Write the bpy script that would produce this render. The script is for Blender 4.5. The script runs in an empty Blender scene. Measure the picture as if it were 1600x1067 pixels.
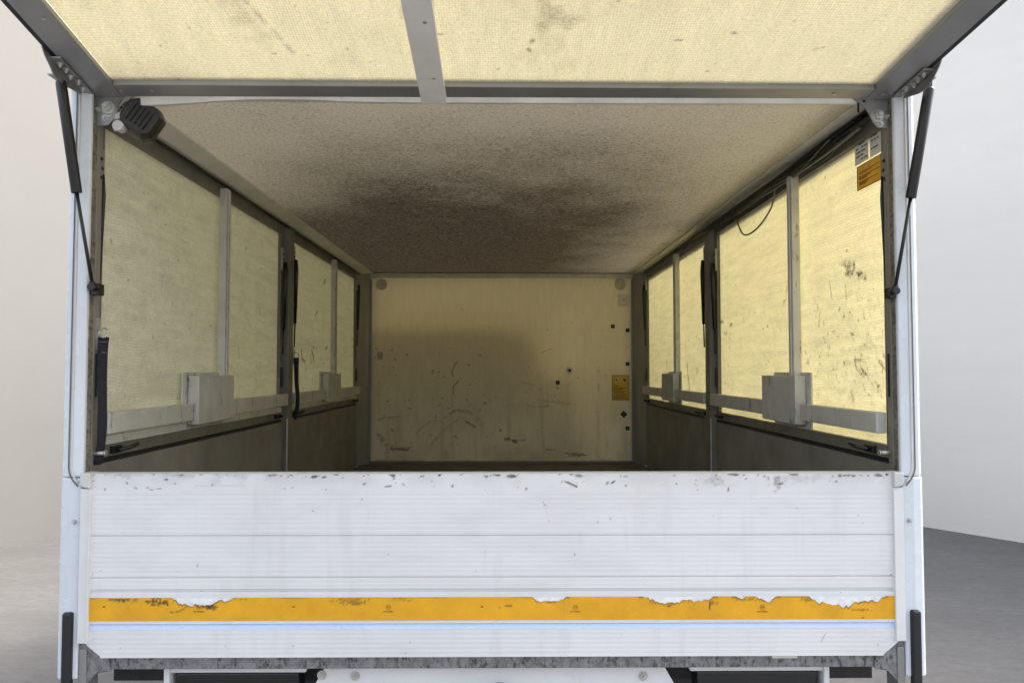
import bpy, bmesh, math, random
import numpy as np
from mathutils import Vector, Matrix
from math import radians as R, sin, cos, pi

scene = bpy.context.scene
# ------------------------------------------------------------------ camera
FPX = 1155.0                                   # focal length for a 1600 px wide frame
EYE = 1.65
PITCH = math.atan(45.5 / FPX)
YAW = math.atan(10.0 / FPX)
cam_d = bpy.data.cameras.new("camera")
cam_d.sensor_width = 36.0
cam_d.lens = 36.0 * FPX / 1600.0
cam_d.clip_start = 0.02
cam_d.clip_end = 500
cam = bpy.data.objects.new("camera", cam_d)
cam.location = (0, 0, EYE)
cam.rotation_euler = (R(90) + PITCH, 0, -YAW)
scene.collection.objects.link(cam)
scene.camera = cam
# ------------------------------------------------------------------ world, sun, exposure
SUN_EL = R(43)
SD = Vector((0.85, 0.53, 0)).normalized()
SD = Vector((SD.x * cos(SUN_EL), SD.y * cos(SUN_EL), sin(SUN_EL)))
world = bpy.data.worlds.new("World")
scene.world = world
world.use_nodes = True
wn = world.node_tree.nodes
wl = world.node_tree.links
wn.clear()
sky = wn.new("ShaderNodeTexSky")
sky.sky_type = 'NISHITA'
sky.sun_disc = False
sky.sun_elevation = SUN_EL
sky.sun_rotation = math.atan2(SD.x, SD.y)
sky.air_density = 1.0
sky.dust_density = 7.0
sky.ozone_density = 0.0
bg = wn.new("ShaderNodeBackground")
bg.inputs[1].default_value = 0.15
wo = wn.new("ShaderNodeOutputWorld")
hs = wn.new('ShaderNodeHueSaturation')          # hazy, less blue sky
hs.inputs['Saturation'].default_value = 0.5
wl.new(sky.outputs[0], hs.inputs['Color'])
wl.new(hs.outputs[0], bg.inputs[0])
wl.new(bg.outputs[0], wo.inputs[0])
sun_d = bpy.data.lights.new("sun", 'SUN')
sun_d.energy = 0.5
sun_d.angle = R(10)
sun_d.color = (1.0, 0.95, 0.86)
sun = bpy.data.objects.new("sun", sun_d)
sun.rotation_euler = (-SD).to_track_quat('-Z', 'Y').to_euler()
sun.location = (6, 6, 9)
scene.collection.objects.link(sun)
scene.view_settings.view_transform = 'Standard'
scene.view_settings.look = 'None'
scene.view_settings.gamma = 1
scene.view_settings.exposure = 2.05
scene.cycles.max_bounces = 14
scene.cycles.diffuse_bounces = 8
scene.cycles.transmission_bounces = 8

# ------------------------------------------------------------------ measuring helpers
CM = Matrix.Translation((0, 0, EYE)) @ (Matrix.Rotation(-YAW, 4, 'Z') @ Matrix.Rotation(R(90) + PITCH, 4, 'X'))


def ray(px, py):
    return (CM.to_3x3() @ Vector(((px - 800) / FPX, (533.5 - py) / FPX, -1)))


def at_depth(px, py, y):          # a point measured on an upright plane across the truck
    r = ray(px, py)
    return Vector((r.x * y / r.y, y, EYE + r.z * y / r.y))


def at_side(px, py, x):           # a point measured on a side wall plane
    r = ray(px, py)
    t = x / r.x
    return Vector((x, r.y * t, EYE + r.z * t))


def at_height(px, py, z):
    r = ray(px, py)
    t = (z - EYE) / r.z
    return Vector((r.x * t, r.y * t, z))


# ------------------------------------------------------------------ noise for painted wear
def lattice(u, v, scale, seed):
    rs = np.random.RandomState(seed)
    g = rs.rand(257, 257)
    a = u * scale + 57.3
    b = v * scale + 91.7
    ia = np.floor(a).astype(int)
    ib = np.floor(b).astype(int)
    fa = a - ia
    fb = b - ib
    fa = fa * fa * (3 - 2 * fa)
    fb = fb * fb * (3 - 2 * fb)
    w = 256
    g00 = g[ia % w, ib % w]
    g10 = g[(ia + 1) % w, ib % w]
    g01 = g[ia % w, (ib + 1) % w]
    g11 = g[(ia + 1) % w, (ib + 1) % w]
    return (g00 * (1 - fa) + g10 * fa) * (1 - fb) + (g01 * (1 - fa) + g11 * fa) * fb


def fbm(u, v, scale, seed, octs=4, su=1.0, sv=1.0):
    t = 0
    a = 0.5
    n = 0
    for i in range(octs):
        t = t + a * lattice(u * su, v * sv, scale * 2 ** i, seed + i)
        n += a
        a *= 0.55
    return t / n


def sst(e0, e1, x):
    t = np.clip((x - e0) / (e1 - e0), 0, 1)
    return t * t * (3 - 2 * t)


class Paint:
    """a wear map over a regular grid of (u, v) metres"""
    def __init__(self, u, v):
        self.u, self.v = u, v
        self.d = np.zeros_like(u)

    def add(self, m):
        self.d = np.maximum(self.d, m)

    def spot(self, a, b, ra, rb, s, ang=0.0, edge=0.5, rough=0.0, seed=1):
        du, dv = self.u - a, self.v - b
        c, n = cos(ang), sin(ang)
        x = (du * c + dv * n) / ra
        y = (-du * n + dv * c) / rb
        q = np.sqrt(x * x + y * y)
        if rough:
            q = q + rough * (lattice(self.u, self.v, 2.2 / min(ra, rb), seed) - 0.5) * 2
        self.add(s * sst(1.0, 1.0 - edge, q))

    def line(self, pts, w, s, broken=0.0, seed=3):
        q = np.full_like(self.u, 9.0)
        for (a, b), (c, d) in zip(pts[:-1], pts[1:]):
            lx, ly = c - a, d - b
            L = lx * lx + ly * ly + 1e-12
            t = np.clip(((self.u - a) * lx + (self.v - b) * ly) / L, 0, 1)
            q = np.minimum(q, np.hypot(self.u - a - t * lx, self.v - b - t * ly))
        m = s * sst(w, w * 0.1, q)
        if broken:
            m = m * sst(broken - 0.15, broken + 0.15, fbm(self.u, self.v, 40, seed, 2))
        self.add(m)

    def specks(self, n, u0, u1, v0, v1, r0, r1, s0, s1, seed, stretch=1.0, ang=None):
        rg = random.Random(seed)
        for i in range(n):
            r = r0 + (r1 - r0) * rg.random() ** 2.5
            self.spot(rg.uniform(u0, u1), rg.uniform(v0, v1), r * rg.uniform(1, stretch), r,
                      rg.uniform(s0, s1), rg.uniform(0, pi) if ang is None else ang + rg.uniform(-.15, .15), 0.6)


# ------------------------------------------------------------------ materials
MATS = {}


def nodes_of(name):
    m = bpy.data.materials.new(name)
    m.use_nodes = True
    nt = m.node_tree
    nt.nodes.clear()
    return m, nt


def nd(nt, kind, **kw):
    n = nt.nodes.new(kind)
    for k, v in kw.items():
        setattr(n, k, v)
    return n


def math_n(nt, op, a, b=None, c=None):
    n = nd(nt, "ShaderNodeMath", operation=op)
    for i, x in enumerate((a, b, c)):
        if x is None:
            continue
        if isinstance(x, (int, float)):
            n.inputs[i].default_value = x
        else:
            nt.links.new(x, n.inputs[i])
    return n.outputs[0]


def noise_n(nt, scale, stretch=(1, 1, 1), detail=4, rough=0.6, rot=(0, 0, 0)):
    g = nd(nt, "ShaderNodeNewGeometry")
    mp = nd(nt, "ShaderNodeMapping")
    mp.inputs['Scale'].default_value = stretch
    mp.inputs['Rotation'].default_value = rot
    nz = nd(nt, "ShaderNodeTexNoise")
    nz.inputs['Scale'].default_value = scale
    nz.inputs['Detail'].default_value = detail
    nz.inputs['Roughness'].default_value = rough
    nt.links.new(g.outputs['Position'], mp.inputs[0])
    nt.links.new(mp.outputs[0], nz.inputs['Vector'])
    return nz.outputs[0]


def ramp(nt, src, a, b, lo=0.0, hi=1.0):
    n = nd(nt, "ShaderNodeMapRange")
    n.inputs[1].default_value = a
    n.inputs[2].default_value = b
    n.inputs[3].default_value = lo
    n.inputs[4].default_value = hi
    nt.links.new(src, n.inputs[0])
    return n.outputs[0]


def mixc(nt, fac, a, b):
    n = nd(nt, "ShaderNodeMix", data_type='RGBA')
    for sock, x in ((n.inputs[0], fac), (n.inputs[6], a), (n.inputs[7], b)):
        if isinstance(x, (int, float)):
            sock.default_value = x
        elif isinstance(x, tuple):
            sock.default_value = (*x[:3], 1)
        else:
            nt.links.new(x, sock)
    return n.outputs[2]


def mat(name, base, rough=0.5, metal=0.0, var=0.15, vscale=6.0, stretch=(1, 1, 1), grime=None,
        gcol=(0.05, 0.04, 0.03), gthr=(0.6, 0.75), gscale=25.0, gstretch=(1, 1, 1), attr=False,
        acol=(0.05, 0.035, 0.022), bump=0.0, bscale=200.0, spec=0.5):
    if name in MATS:
        return MATS[name]
    m, nt = nodes_of(name)
    n1 = noise_n(nt, vscale, stretch)
    dark = tuple(c * (1 - 2 * var) for c in base)
    lite = tuple(min(1, c * (1 + var)) for c in base)
    col = mixc(nt, ramp(nt, n1, 0.3, 0.7), dark, lite)
    ro = None
    if grime:
        n2 = noise_n(nt, gscale, gstretch, 6, 0.7)
        g = ramp(nt, n2, gthr[0], gthr[1], 0, grime)
        col = mixc(nt, g, col, gcol)
    if attr:
        a = nd(nt, "ShaderNodeAttribute", attribute_name='wear')
        n3 = noise_n(nt, 180, (1, 1, 1), 2)
        am = math_n(nt, 'MULTIPLY', a.outputs['Fac'], ramp(nt, n3, 0.3, 0.6, 0.75, 1.05))
        am = math_n(nt, 'MINIMUM', am, 1.0)
        col = mixc(nt, am, col, acol)
    b = nd(nt, "ShaderNodeBsdfPrincipled")
    nt.links.new(col, b.inputs['Base Color'])
    b.inputs['Metallic'].default_value = metal
    b.inputs['Specular IOR Level'].default_value = spec
    nt.links.new(ramp(nt, noise_n(nt, vscale * 3), 0.3, 0.7, max(0.02, rough - 0.08), min(1, rough + 0.1)), b.inputs['Roughness'])
    if bump:
        bp = nd(nt, "ShaderNodeBump")
        bp.inputs['Strength'].default_value = bump
        bp.inputs['Distance'].default_value = 0.002
        nt.links.new(noise_n(nt, bscale, stretch, 3), bp.inputs['Height'])
        nt.links.new(bp.outputs[0], b.inputs['Normal'])
    o = nd(nt, "ShaderNodeOutputMaterial")
    nt.links.new(b.outputs[0], o.inputs[0])
    MATS[name] = m
    return m


def frp(name, refl, trans, axes, dirt=(0.05, 0.035, 0.02), weave=0.25, tf=0.5, period=0.009, streak=0.12,
        sstretch=(1, 1, 1), stain=None):
    """glass fibre sheet: light passes through it, a woven pattern and the wear sit in its colour"""
    if name in MATS:
        return MATS[name]
    m, nt = nodes_of(name)
    g = nd(nt, "ShaderNodeNewGeometry")
    sp = nd(nt, "ShaderNodeSeparateXYZ")
    nt.links.new(g.outputs['Position'], sp.inputs[0])
    wob = math_n(nt, 'MULTIPLY', noise_n(nt, 3.0, (1, 1, 1), 2), 0.05)
    u = math_n(nt, 'ADD', sp.outputs[axes[0]], wob)
    v = math_n(nt, 'ADD', sp.outputs[axes[1]], wob)
    k = 2 * pi / period
    s1 = math_n(nt, 'SINE', math_n(nt, 'MULTIPLY', math_n(nt, 'ADD', u, math_n(nt, 'MULTIPLY', v, 0.8)), k * 0.7))
    s2 = math_n(nt, 'SINE', math_n(nt, 'MULTIPLY', math_n(nt, 'SUBTRACT', u, math_n(nt, 'MULTIPLY', v, 0.8)), k * 0.7))
    w = math_n(nt, 'MULTIPLY', s1, s2)
    patch = ramp(nt, noise_n(nt, 5.0, (1, 1, 1), 3), 0.35, 0.7, 0.25, 1.0)
    w = math_n(nt, 'MULTIPLY', w, patch)
    fine = ramp(nt, noise_n(nt, 170, (1, 1, 1), 3, 0.75), 0.3, 0.7, -1, 1)
    w = math_n(nt, 'ADD', w, fine)
    wf = ramp(nt, w, -1.6, 1.6, 1.0 - weave, 1.0 + weave * 0.4)
    st = ramp(nt, noise_n(nt, 5.0, sstretch, 6, 0.7), 0.3, 0.7, 1.0 - streak, 1.0 + streak * 0.5)
    f = math_n(nt, 'MULTIPLY', wf, st)
    a = nd(nt, "ShaderNodeAttribute", attribute_name='wear')
    dn = ramp(nt, noise_n(nt, 140, (1, 1, 1), 3, 0.8), 0.32, 0.62, 0.25, 1.25)
    am = math_n(nt, 'MINIMUM', math_n(nt, 'MULTIPLY', a.outputs['Fac'], dn), 1.0)
    outs = []
    for c in (refl, trans):
        vm = nd(nt, "ShaderNodeVectorMath", operation='SCALE')
        vm.inputs[0].default_value = c
        nt.links.new(f, vm.inputs['Scale'])
        outs.append(mixc(nt, am, vm.outputs[0], dirt))
    bd = nd(nt, "ShaderNodeBsdfPrincipled")
    nt.links.new(outs[0], bd.inputs['Base Color'])
    bd.inputs['Roughness'].default_value = 0.5
    bd.inputs['Specular IOR Level'].default_value = 0.25
    bp = nd(nt, "ShaderNodeBump")
    bp.inputs['Strength'].default_value = 0.35
    bp.inputs['Distance'].default_value = 0.001
    nt.links.new(w, bp.inputs['Height'])
    nt.links.new(bp.outputs[0], bd.inputs['Normal'])
    bt = nd(nt, "ShaderNodeBsdfTranslucent")
    nt.links.new(outs[1], bt.inputs[0])
    mx = nd(nt, "ShaderNodeMixShader")
    mx.inputs[0].default_value = tf
    nt.links.new(bd.outputs[0], mx.inputs[1])
    nt.links.new(bt.outputs[0], mx.inputs[2])
    o = nd(nt, "ShaderNodeOutputMaterial")
    nt.links.new(mx.outputs[0], o.inputs[0])
    MATS[name] = m
    return m


M_post = mat('bluish_white_lacquer', (0.69, 0.735, 0.80), 0.25, 0, 0.04, 3, grime=0.3, gcol=(0.4, 0.39, 0.36), gthr=(0.66, 0.8), gscale=60)
M_white = mat('white_lacquer', (0.74, 0.75, 0.76), 0.35, 0, 0.04, 3, grime=0.25, gcol=(0.35, 0.33, 0.30), gthr=(0.6, 0.8), gscale=9)
M_gate = mat('white_coated_aluminium', (0.76, 0.765, 0.775), 0.42, 0, 0.03, 2, attr=True, acol=(0.07, 0.06, 0.05))
M_trim = mat('dull_white_trim', (0.60, 0.61, 0.60), 0.45, 0, 0.06, 8, grime=0.4, gcol=(0.22, 0.2, 0.17), gthr=(0.58, 0.8), gscale=16, gstretch=(1, 1, .3))
M_cream = mat('cream_grey_trim', (0.68, 0.66, 0.60), 0.5, 0, 0.08, 9, grime=0.5, gcol=(0.16, 0.13, 0.1), gthr=(0.6, 0.75), gscale=40)
M_alu = mat('grey_aluminium', (0.33, 0.335, 0.33), 0.42, 0.55, 0.08, 5, (1, 1, .2), grime=0.5, gcol=(0.10, 0.085, 0.07), gthr=(0.6, 0.75), gscale=22)
M_alu2 = mat('dull_grey_channel', (0.27, 0.26, 0.235), 0.5, 0.3, 0.08, 5, (1, 1, .2), grime=0.5, gcol=(0.10, 0.085, 0.07), gthr=(0.6, 0.75), gscale=22)
M_lidf = mat('brushed_grey_frame', (0.34, 0.345, 0.35), 0.4, 0.5, 0.06, 5, grime=0.3, gcol=(0.15, 0.14, 0.12), gthr=(0.6, 0.8), gscale=18)
M_frame = mat('olive_grey_frame', (0.20, 0.195, 0.17), 0.5, 0.2, 0.1, 6, grime=0.5, gcol=(0.07, 0.06, 0.045), gthr=(0.58, 0.75), gscale=20)
M_jamb = mat('grimy_galvanised_jamb', (0.24, 0.225, 0.19), 0.65, 0.2, 0.2, 30, (1, 1, .5), grime=0.85, gcol=(0.06, 0.05, 0.04), gthr=(0.48, 0.62), gscale=70, bump=0.5)
M_rail = mat('scuffed_white_rail', (0.60, 0.60, 0.57), 0.5, 0.1, 0.08, 8, grime=0.85, gcol=(0.10, 0.075, 0.055), gthr=(0.58, 0.68), gscale=34, gstretch=(1, 1, .35))
M_board = mat('dark_drop_side', (0.255, 0.245, 0.22), 0.6, 0.1, 0.12, 5, grime=0.5, gcol=(0.26, 0.24, 0.2), gthr=(0.64, 0.74), gscale=22, gstretch=(1, 1, .3))
M_galv = mat('galvanised_steel', (0.27, 0.275, 0.285), 0.55, 0.45, 0.2, 60, grime=0.8, gcol=(0.045, 0.045, 0.045), gthr=(0.52, 0.62), gscale=80, gstretch=(1, 1, .45), bump=0.3)
M_black = mat('black_rubber', (0.013, 0.014, 0.018), 0.5, 0, 0.1, 20)
M_blackp = mat('black_painted_metal', (0.012, 0.013, 0.016), 0.33, 0, 0.15, 10)
M_chrome = mat('zinc_plated_steel', (0.60, 0.60, 0.57), 0.38, 0.8, 0.08, 40)
M_steel = mat('dull_bracket_steel', (0.36, 0.37, 0.37), 0.42, 0.7, 0.12, 30, grime=0.5, gcol=(.12, .1, .08), gscale=60)
M_floor = mat('scuffed_floor_board', (0.17, 0.15, 0.12), 0.6, 0, 0.25, 4, (1, 5, 1), grime=0.7, gcol=(0.03, 0.025, 0.02), gthr=(.45, .65), gscale=8, gstretch=(1, 3, 1))
M_web = mat('black_webbing', (0.012, 0.012, 0.02), 0.85, 0, 0.2, 80, bump=0.6, bscale=500)
M_chassis = mat('dark_chassis', (0.03, 0.03, 0.03), 0.6, 0.2, 0.2, 8)
M_tyre = mat('tyre_rubber', (0.02, 0.02, 0.02), 0.8, 0, 0.2, 20)
M_rim = mat('grey_rim', (0.4, 0.4, 0.4), 0.4, 0.5, 0.1, 10)
M_glass = mat('dark_cab_glass', (0.02, 0.025, 0.03), 0.08, 0, 0.05, 3)
M_orange = mat('reflective_orange', (0.80, 0.40, 0.01), 0.4, 0, 0.08, 12, attr=True, acol=(0.10, 0.045, 0.015), bump=0.15, bscale=700)
M_mark = mat('tape_print', (0.25, 0.11, 0.01), 0.5, 0, 0.05, 9)
M_skyblue = mat('painted_sky_blue', (0.55, 0.66, 0.88), 0.25, 0, 0.03, 3)  # pale blue stands in for the sky mirrored in the groove
M_residue = mat('white_tape_residue', (0.84, 0.86, 0.88), 0.4, 0, 0.08, 60)
M_paper = mat('label_paper', (0.86, 0.85, 0.80), 0.5, 0, 0.06, 20)
M_ink = mat('label_ink', (0.05, 0.045, 0.04), 0.6, 0, 0.02, 9)
M_lab_o = mat('orange_label', (0.90, 0.50, 0.04), 0.45, 0, 0.08, 18)
M_red = mat('label_red_line', (0.16, 0.02, 0.01), 0.5, 0, 0.02, 9)
M_redwire = mat('red_wire', (0.12, 0.015, 0.015), 0.4, 0, 0.02, 9)
M_greycab = mat('grey_cable', (0.16, 0.155, 0.145), 0.5, 0, 0.05, 20)
M_wood = mat('cream_plastic', (0.85, 0.80, 0.66), 0.5, 0, 0.04, 20)


def ceiling_mat():
    m, nt = nodes_of('sooty_ceiling_sheet')
    g = nd(nt, "ShaderNodeNewGeometry")
    a = nd(nt, "ShaderNodeAttribute", attribute_name='wear')
    n1 = noise_n(nt, 75, (0.8, 1.5, 1), 5, 0.9)
    n2 = noise_n(nt, 110, (1, 1.5, 1), 4, 0.85)
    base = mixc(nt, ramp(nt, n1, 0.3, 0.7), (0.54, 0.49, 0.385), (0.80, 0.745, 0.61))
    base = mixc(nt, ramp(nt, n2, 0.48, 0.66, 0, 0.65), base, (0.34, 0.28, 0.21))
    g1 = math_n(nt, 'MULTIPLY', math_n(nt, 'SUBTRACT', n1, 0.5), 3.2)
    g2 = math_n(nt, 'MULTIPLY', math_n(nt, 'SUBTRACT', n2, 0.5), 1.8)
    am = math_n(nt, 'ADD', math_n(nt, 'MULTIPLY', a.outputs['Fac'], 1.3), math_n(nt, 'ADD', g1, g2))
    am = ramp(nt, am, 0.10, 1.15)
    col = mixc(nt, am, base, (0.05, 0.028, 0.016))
    b = nd(nt, "ShaderNodeBsdfPrincipled")
    nt.links.new(col, b.inputs['Base Color'])
    b.inputs['Roughness'].default_value = 0.6
    b.inputs['Specular IOR Level'].default_value = 0.3
    bp = nd(nt, "ShaderNodeBump")
    bp.inputs['Strength'].default_value = 0.5
    bp.inputs['Distance'].default_value = 0.002
    nt.links.new(n2, bp.inputs['Height'])
    nt.links.new(bp.outputs[0], b.inputs['Normal'])
    tr_ = nd(nt, "ShaderNodeBsdfTranslucent")       # a little daylight comes through the roof sheet
    nt.links.new(col, tr_.inputs[0])
    mx = nd(nt, "ShaderNodeMixShader")
    mx.inputs[0].default_value = 0.05
    nt.links.new(b.outputs[0], mx.inputs[1])
    nt.links.new(tr_.outputs[0], mx.inputs[2])
    o = nd(nt, "ShaderNodeOutputMaterial")
    nt.links.new(mx.outputs[0], o.inputs[0])
    return m


M_ceiling = ceiling_mat()
M_side = frp('translucent_side_sheet', (0.94, 0.935, 0.90), (0.55, 0.49, 0.23), ('Y', 'Z'), weave=0.3, tf=0.42, period=0.0095,
             streak=0.14, sstretch=(1, 1, 9))
M_lid = frp('translucent_lid_sheet', (0.66, 0.62, 0.48), (0.45, 0.415, 0.26), ('X', 'Y'), weave=0.42, tf=0.36,
            period=0.0092, streak=0.1, sstretch=(6, 1.2, 1))
M_bulk = frp('translucent_front_sheet', (0.85, 0.77, 0.565), (0.66, 0.55, 0.28), ('X', 'Z'), weave=0.06, tf=0.062,
             streak=0.07, sstretch=(6, 1, 1.3), dirt=(0.05, 0.028, 0.018))


# ------------------------------------------------------------------ mesh helpers
class MB:
    def __init__(self):
        self.v, self.f, self.mi, self.sm = [], [], [], []

    def add(self, vs, fs, mi=0, smooth=False):
        o = len(self.v)
        self.v += [tuple(x) for x in vs]
        for f in fs:
            self.f.append([i + o for i in f])
            self.mi.append(mi)
            self.sm.append(smooth)
        return self

    def box(self, x0, x1, y0, y1, z0, z1, mi=0):
        x0, x1 = sorted((x0, x1)); y0, y1 = sorted((y0, y1)); z0, z1 = sorted((z0, z1))
        vs = [(x, y, z) for z in (z0, z1) for y in (y0, y1) for x in (x0, x1)]
        return self.add(vs, [(0, 2, 3, 1), (4, 5, 7, 6), (0, 1, 5, 4), (2, 6, 7, 3), (0, 4, 6, 2), (1, 3, 7, 5)], mi)

    def prism(self, poly, axis, a, b, mi=0):
        """extrude a 2D polygon along axis 'x', 'y' or 'z'"""
        n = len(poly)
        vs = []
        for t in (a, b):
            for p, q in poly:
                vs.append({'x': (t, p, q), 'y': (p, t, q), 'z': (p, q, t)}[axis])
        fs = [tuple(range(n)), tuple(reversed(range(n, 2 * n)))]
        fs += [(i, i + n, (i + 1) % n + n, (i + 1) % n) for i in range(n)]
        return self.add(vs, fs, mi)

    def tube(self, pts, r, n=10, mi=0, caps=True):
        pts = [Vector(p) for p in pts]
        rs = r if isinstance(r, (list, tuple)) else [r] * len(pts)
        up = None
        vs = []
        for i, p in enumerate(pts):
            d = (pts[min(i + 1, len(pts) - 1)] - pts[max(i - 1, 0)])
            if d.length < 1e-9:
                d = Vector((0, 0, 1))
            d.normalize()
            if up is None:
                up = d.orthogonal().normalized()
            up = (up - d * up.dot(d))
            if up.length < 1e-6:
                up = d.orthogonal()
            up.normalize()
            w = d.cross(up)
            for k in range(n):
                a = 2 * pi * k / n
                vs.append(p + rs[i] * (cos(a) * up + sin(a) * w))
        fs = []
        for i in range(len(pts) - 1):
            for k in range(n):
                fs.append((i * n + k, i * n + (k + 1) % n, (i + 1) * n + (k + 1) % n, (i + 1) * n + k))
        self.add(vs, fs, mi, True)
        if caps:
            o = len(self.v) - len(vs)
            self.f.append([o + k for k in reversed(range(n))]); self.mi.append(mi); self.sm.append(False)
            m = o + (len(pts) - 1) * n
            self.f.append([m + k for k in range(n)]); self.mi.append(mi); self.sm.append(False)
        return self

    def bolt(self, c, axis, r=0.009, h=0.007, mi=0):
        c = Vector(c); a = Vector(axis).normalized()
        self.tube([c, c + a * h * 0.25], r * 1.45, 16, mi)
        u = a.orthogonal().normalized(); w = a.cross(u)
        vs = [c + a * h * 0.25 + r * (cos(k * pi / 3) * u + sin(k * pi / 3) * w) for k in range(6)]
        vs += [p + a * h for p in vs]
        self.add(vs, [tuple(range(6, 12))] + [(k, (k + 1) % 6, (k + 1) % 6 + 6, k + 6) for k in range(6)], mi)
        self.tube([c + a * h, c + a * (h * 1.9)], r * 0.5, 10, mi)
        return self

    def build(self, name, mats, parent=None, bevel=0.0, seg=2, label=None):
        vs = np.array(self.v, dtype=float)
        if name in WARP:
            vs[:, 2] = fit_height(vs[:, 2])
        c = (vs.min(0) + vs.max(0)) / 2
        me = bpy.data.meshes.new(name)
        me.from_pydata((vs - c).tolist(), [], self.f)
        for m in (mats if isinstance(mats, (list, tuple)) else [mats]):
            me.materials.append(m)
        for p, mi, s in zip(me.polygons, self.mi, self.sm):
            p.material_index = mi
            p.use_smooth = s
        bm = bmesh.new(); bm.from_mesh(me)
        bmesh.ops.recalc_face_normals(bm, faces=bm.faces)
        bm.to_mesh(me); bm.free()
        ob = bpy.data.objects.new(name, me)
        scene.collection.objects.link(ob)
        place(ob, c, parent)
        if bevel:
            b = ob.modifiers.new("bevel", 'BEVEL')
            b.width = bevel; b.segments = seg; b.limit_method = 'ANGLE'; b.angle_limit = R(35)
            b.harden_normals = False
        if label:
            ob['label'] = label
        return ob


WPOS = {}
WARP = {'lower_post', 'rubber_buffer', 'screw', 'tailgate_core', 'top_edge', 'end_trim', 'corner_cap', 'sky_tint_strip', 'rear_beam',
        'post_foot', 'lamp_carrier', 'lamp_housing', 'towing_plate'}


def fit_height(z):                # measured heights below the eye, corrected for the tilt of the camera
    zr = z - EYE
    return EYE + zr * (1 + 0.0232 * zr)



def place(ob, c, parent):
    c = Vector(c)
    WPOS[ob.name] = c
    if parent is not None:
        ob.parent = parent
        ob.location = c - WPOS[parent.name]
    else:
        ob.location = c


def sheet(name, material, parent, origin, eu, ev, W, H, res, paint=None, shape=None, normal=None, curve=None, vline=None):
    """a fine grid over a real sheet; paint(Paint) puts wear in, shape(u, v) pushes it along the normal"""
    nu, nv = max(2, int(W / res) + 1), max(2, int(H / res) + 1)
    vl = np.linspace(0, H, nv) if vline is None else np.asarray(vline)
    nv = len(vl)
    uu, vv = np.meshgrid(np.linspace(0, W, nu), vl, indexing='ij')
    o = np.array(origin, float); eu = np.array(eu, float); ev = np.array(ev, float)
    P = o + uu[..., None] * eu + vv[..., None] * ev
    if name == 'tailgate':
        P[..., 2] = fit_height(P[..., 2])
    if curve is not None:
        P = curve(uu, vv)
    if shape is not None:
        P = P + shape(uu, vv)[..., None] * np.array(normal, float)
    c = (P.reshape(-1, 3).min(0) + P.reshape(-1, 3).max(0)) / 2
    idx = np.arange(nu * nv).reshape(nu, nv)
    q = np.stack([idx[:-1, :-1], idx[1:, :-1], idx[1:, 1:], idx[:-1, 1:]], -1).reshape(-1, 4)
    me = bpy.data.meshes.new(name)
    me.vertices.add(nu * nv)
    me.vertices.foreach_set('co', (P.reshape(-1, 3) - c).ravel())
    me.loops.add(q.size)
    me.loops.foreach_set('vertex_index', q.ravel())
    me.polygons.add(len(q))
    me.polygons.foreach_set('loop_start', np.arange(0, q.size, 4))
    me.polygons.foreach_set('loop_total', np.full(len(q), 4))
    me.update(calc_edges=True)
    me.materials.append(material)
    if paint is not None:
        pt = Paint(uu, vv)
        paint(pt)
        at = me.attributes.new('wear', 'FLOAT', 'POINT')
        at.data.foreach_set('value', np.clip(pt.d, 0, 1).ravel().astype(np.float32))
    ob = bpy.data.objects.new(name, me)
    scene.collection.objects.link(ob)
    place(ob, c, parent)
    return ob


def empty(name, loc, label, cat):
    o = bpy.data.objects.new(name, None)
    scene.collection.objects.link(o)
    o.empty_display_size = 0.3
    o['label'] = label
    o['category'] = cat
    place(o, loc, None)
    return o


# ------------------------------------------------------------------ the setting
def ground_mat():
    m, nt = nodes_of('grey_concrete_ground')
    n1 = noise_n(nt, 1.1, (1, 2.2, 1), 6, 0.65)
    n2 = noise_n(nt, 9, (1, 2.2, 1), 8, 0.8, (0, 0, 0.2))
    n3 = noise_n(nt, 160, (1, 1, 1), 3)
    col = mixc(nt, ramp(nt, n1, 0.3, 0.7), (0.125, 0.122, 0.119), (0.175, 0.172, 0.168))
    col = mixc(nt, ramp(nt, n2, 0.38, 0.66, 0, 0.85), col, (0.10, 0.098, 0.095))
    col = mixc(nt, ramp(nt, n3, 0.5, 0.75, 0, 0.3), col, (0.20, 0.197, 0.193))
    b = nd(nt, "ShaderNodeBsdfPrincipled")
    nt.links.new(col, b.inputs['Base Color'])
    b.inputs['Roughness'].default_value = 0.75
    bp = nd(nt, "ShaderNodeBump")
    bp.inputs['Strength'].default_value = 0.3
    bp.inputs['Distance'].default_value = 0.004
    nt.links.new(n2, bp.inputs['Height'])
    nt.links.new(bp.outputs[0], b.inputs['Normal'])
    o = nd(nt, "ShaderNodeOutputMaterial")
    nt.links.new(b.outputs[0], o.inputs[0])
    return m


gd = MB().box(-150, 150, -150, 150, -0.3, 0.0).build('ground', ground_mat())
gd['kind'] = 'structure'

M_wl = mat('warm_render_sun_offset', (0.33, 0.32, 0.30), 0.85, 0, 0.03, 0.5, (1, 1, 0.4), grime=0.25, gcol=(.29, .28, .26), gthr=(.5, .7), gscale=1.2, bump=0.15, bscale=60)  # left side of the backdrop, base darkened to offset the sun on it
M_wr = mat('pale_render_shade_offset', (0.90, 0.865, 0.81), 0.8, 0, 0.025, 0.5, (.4, .4, 2.0), grime=0.4, gcol=(.78, .755, .72), gthr=(.5, .7), gscale=1.0, gstretch=(.4, .4, 2), bump=0.15, bscale=60)  # right side of the backdrop, base lightened to make up for its shade


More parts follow.
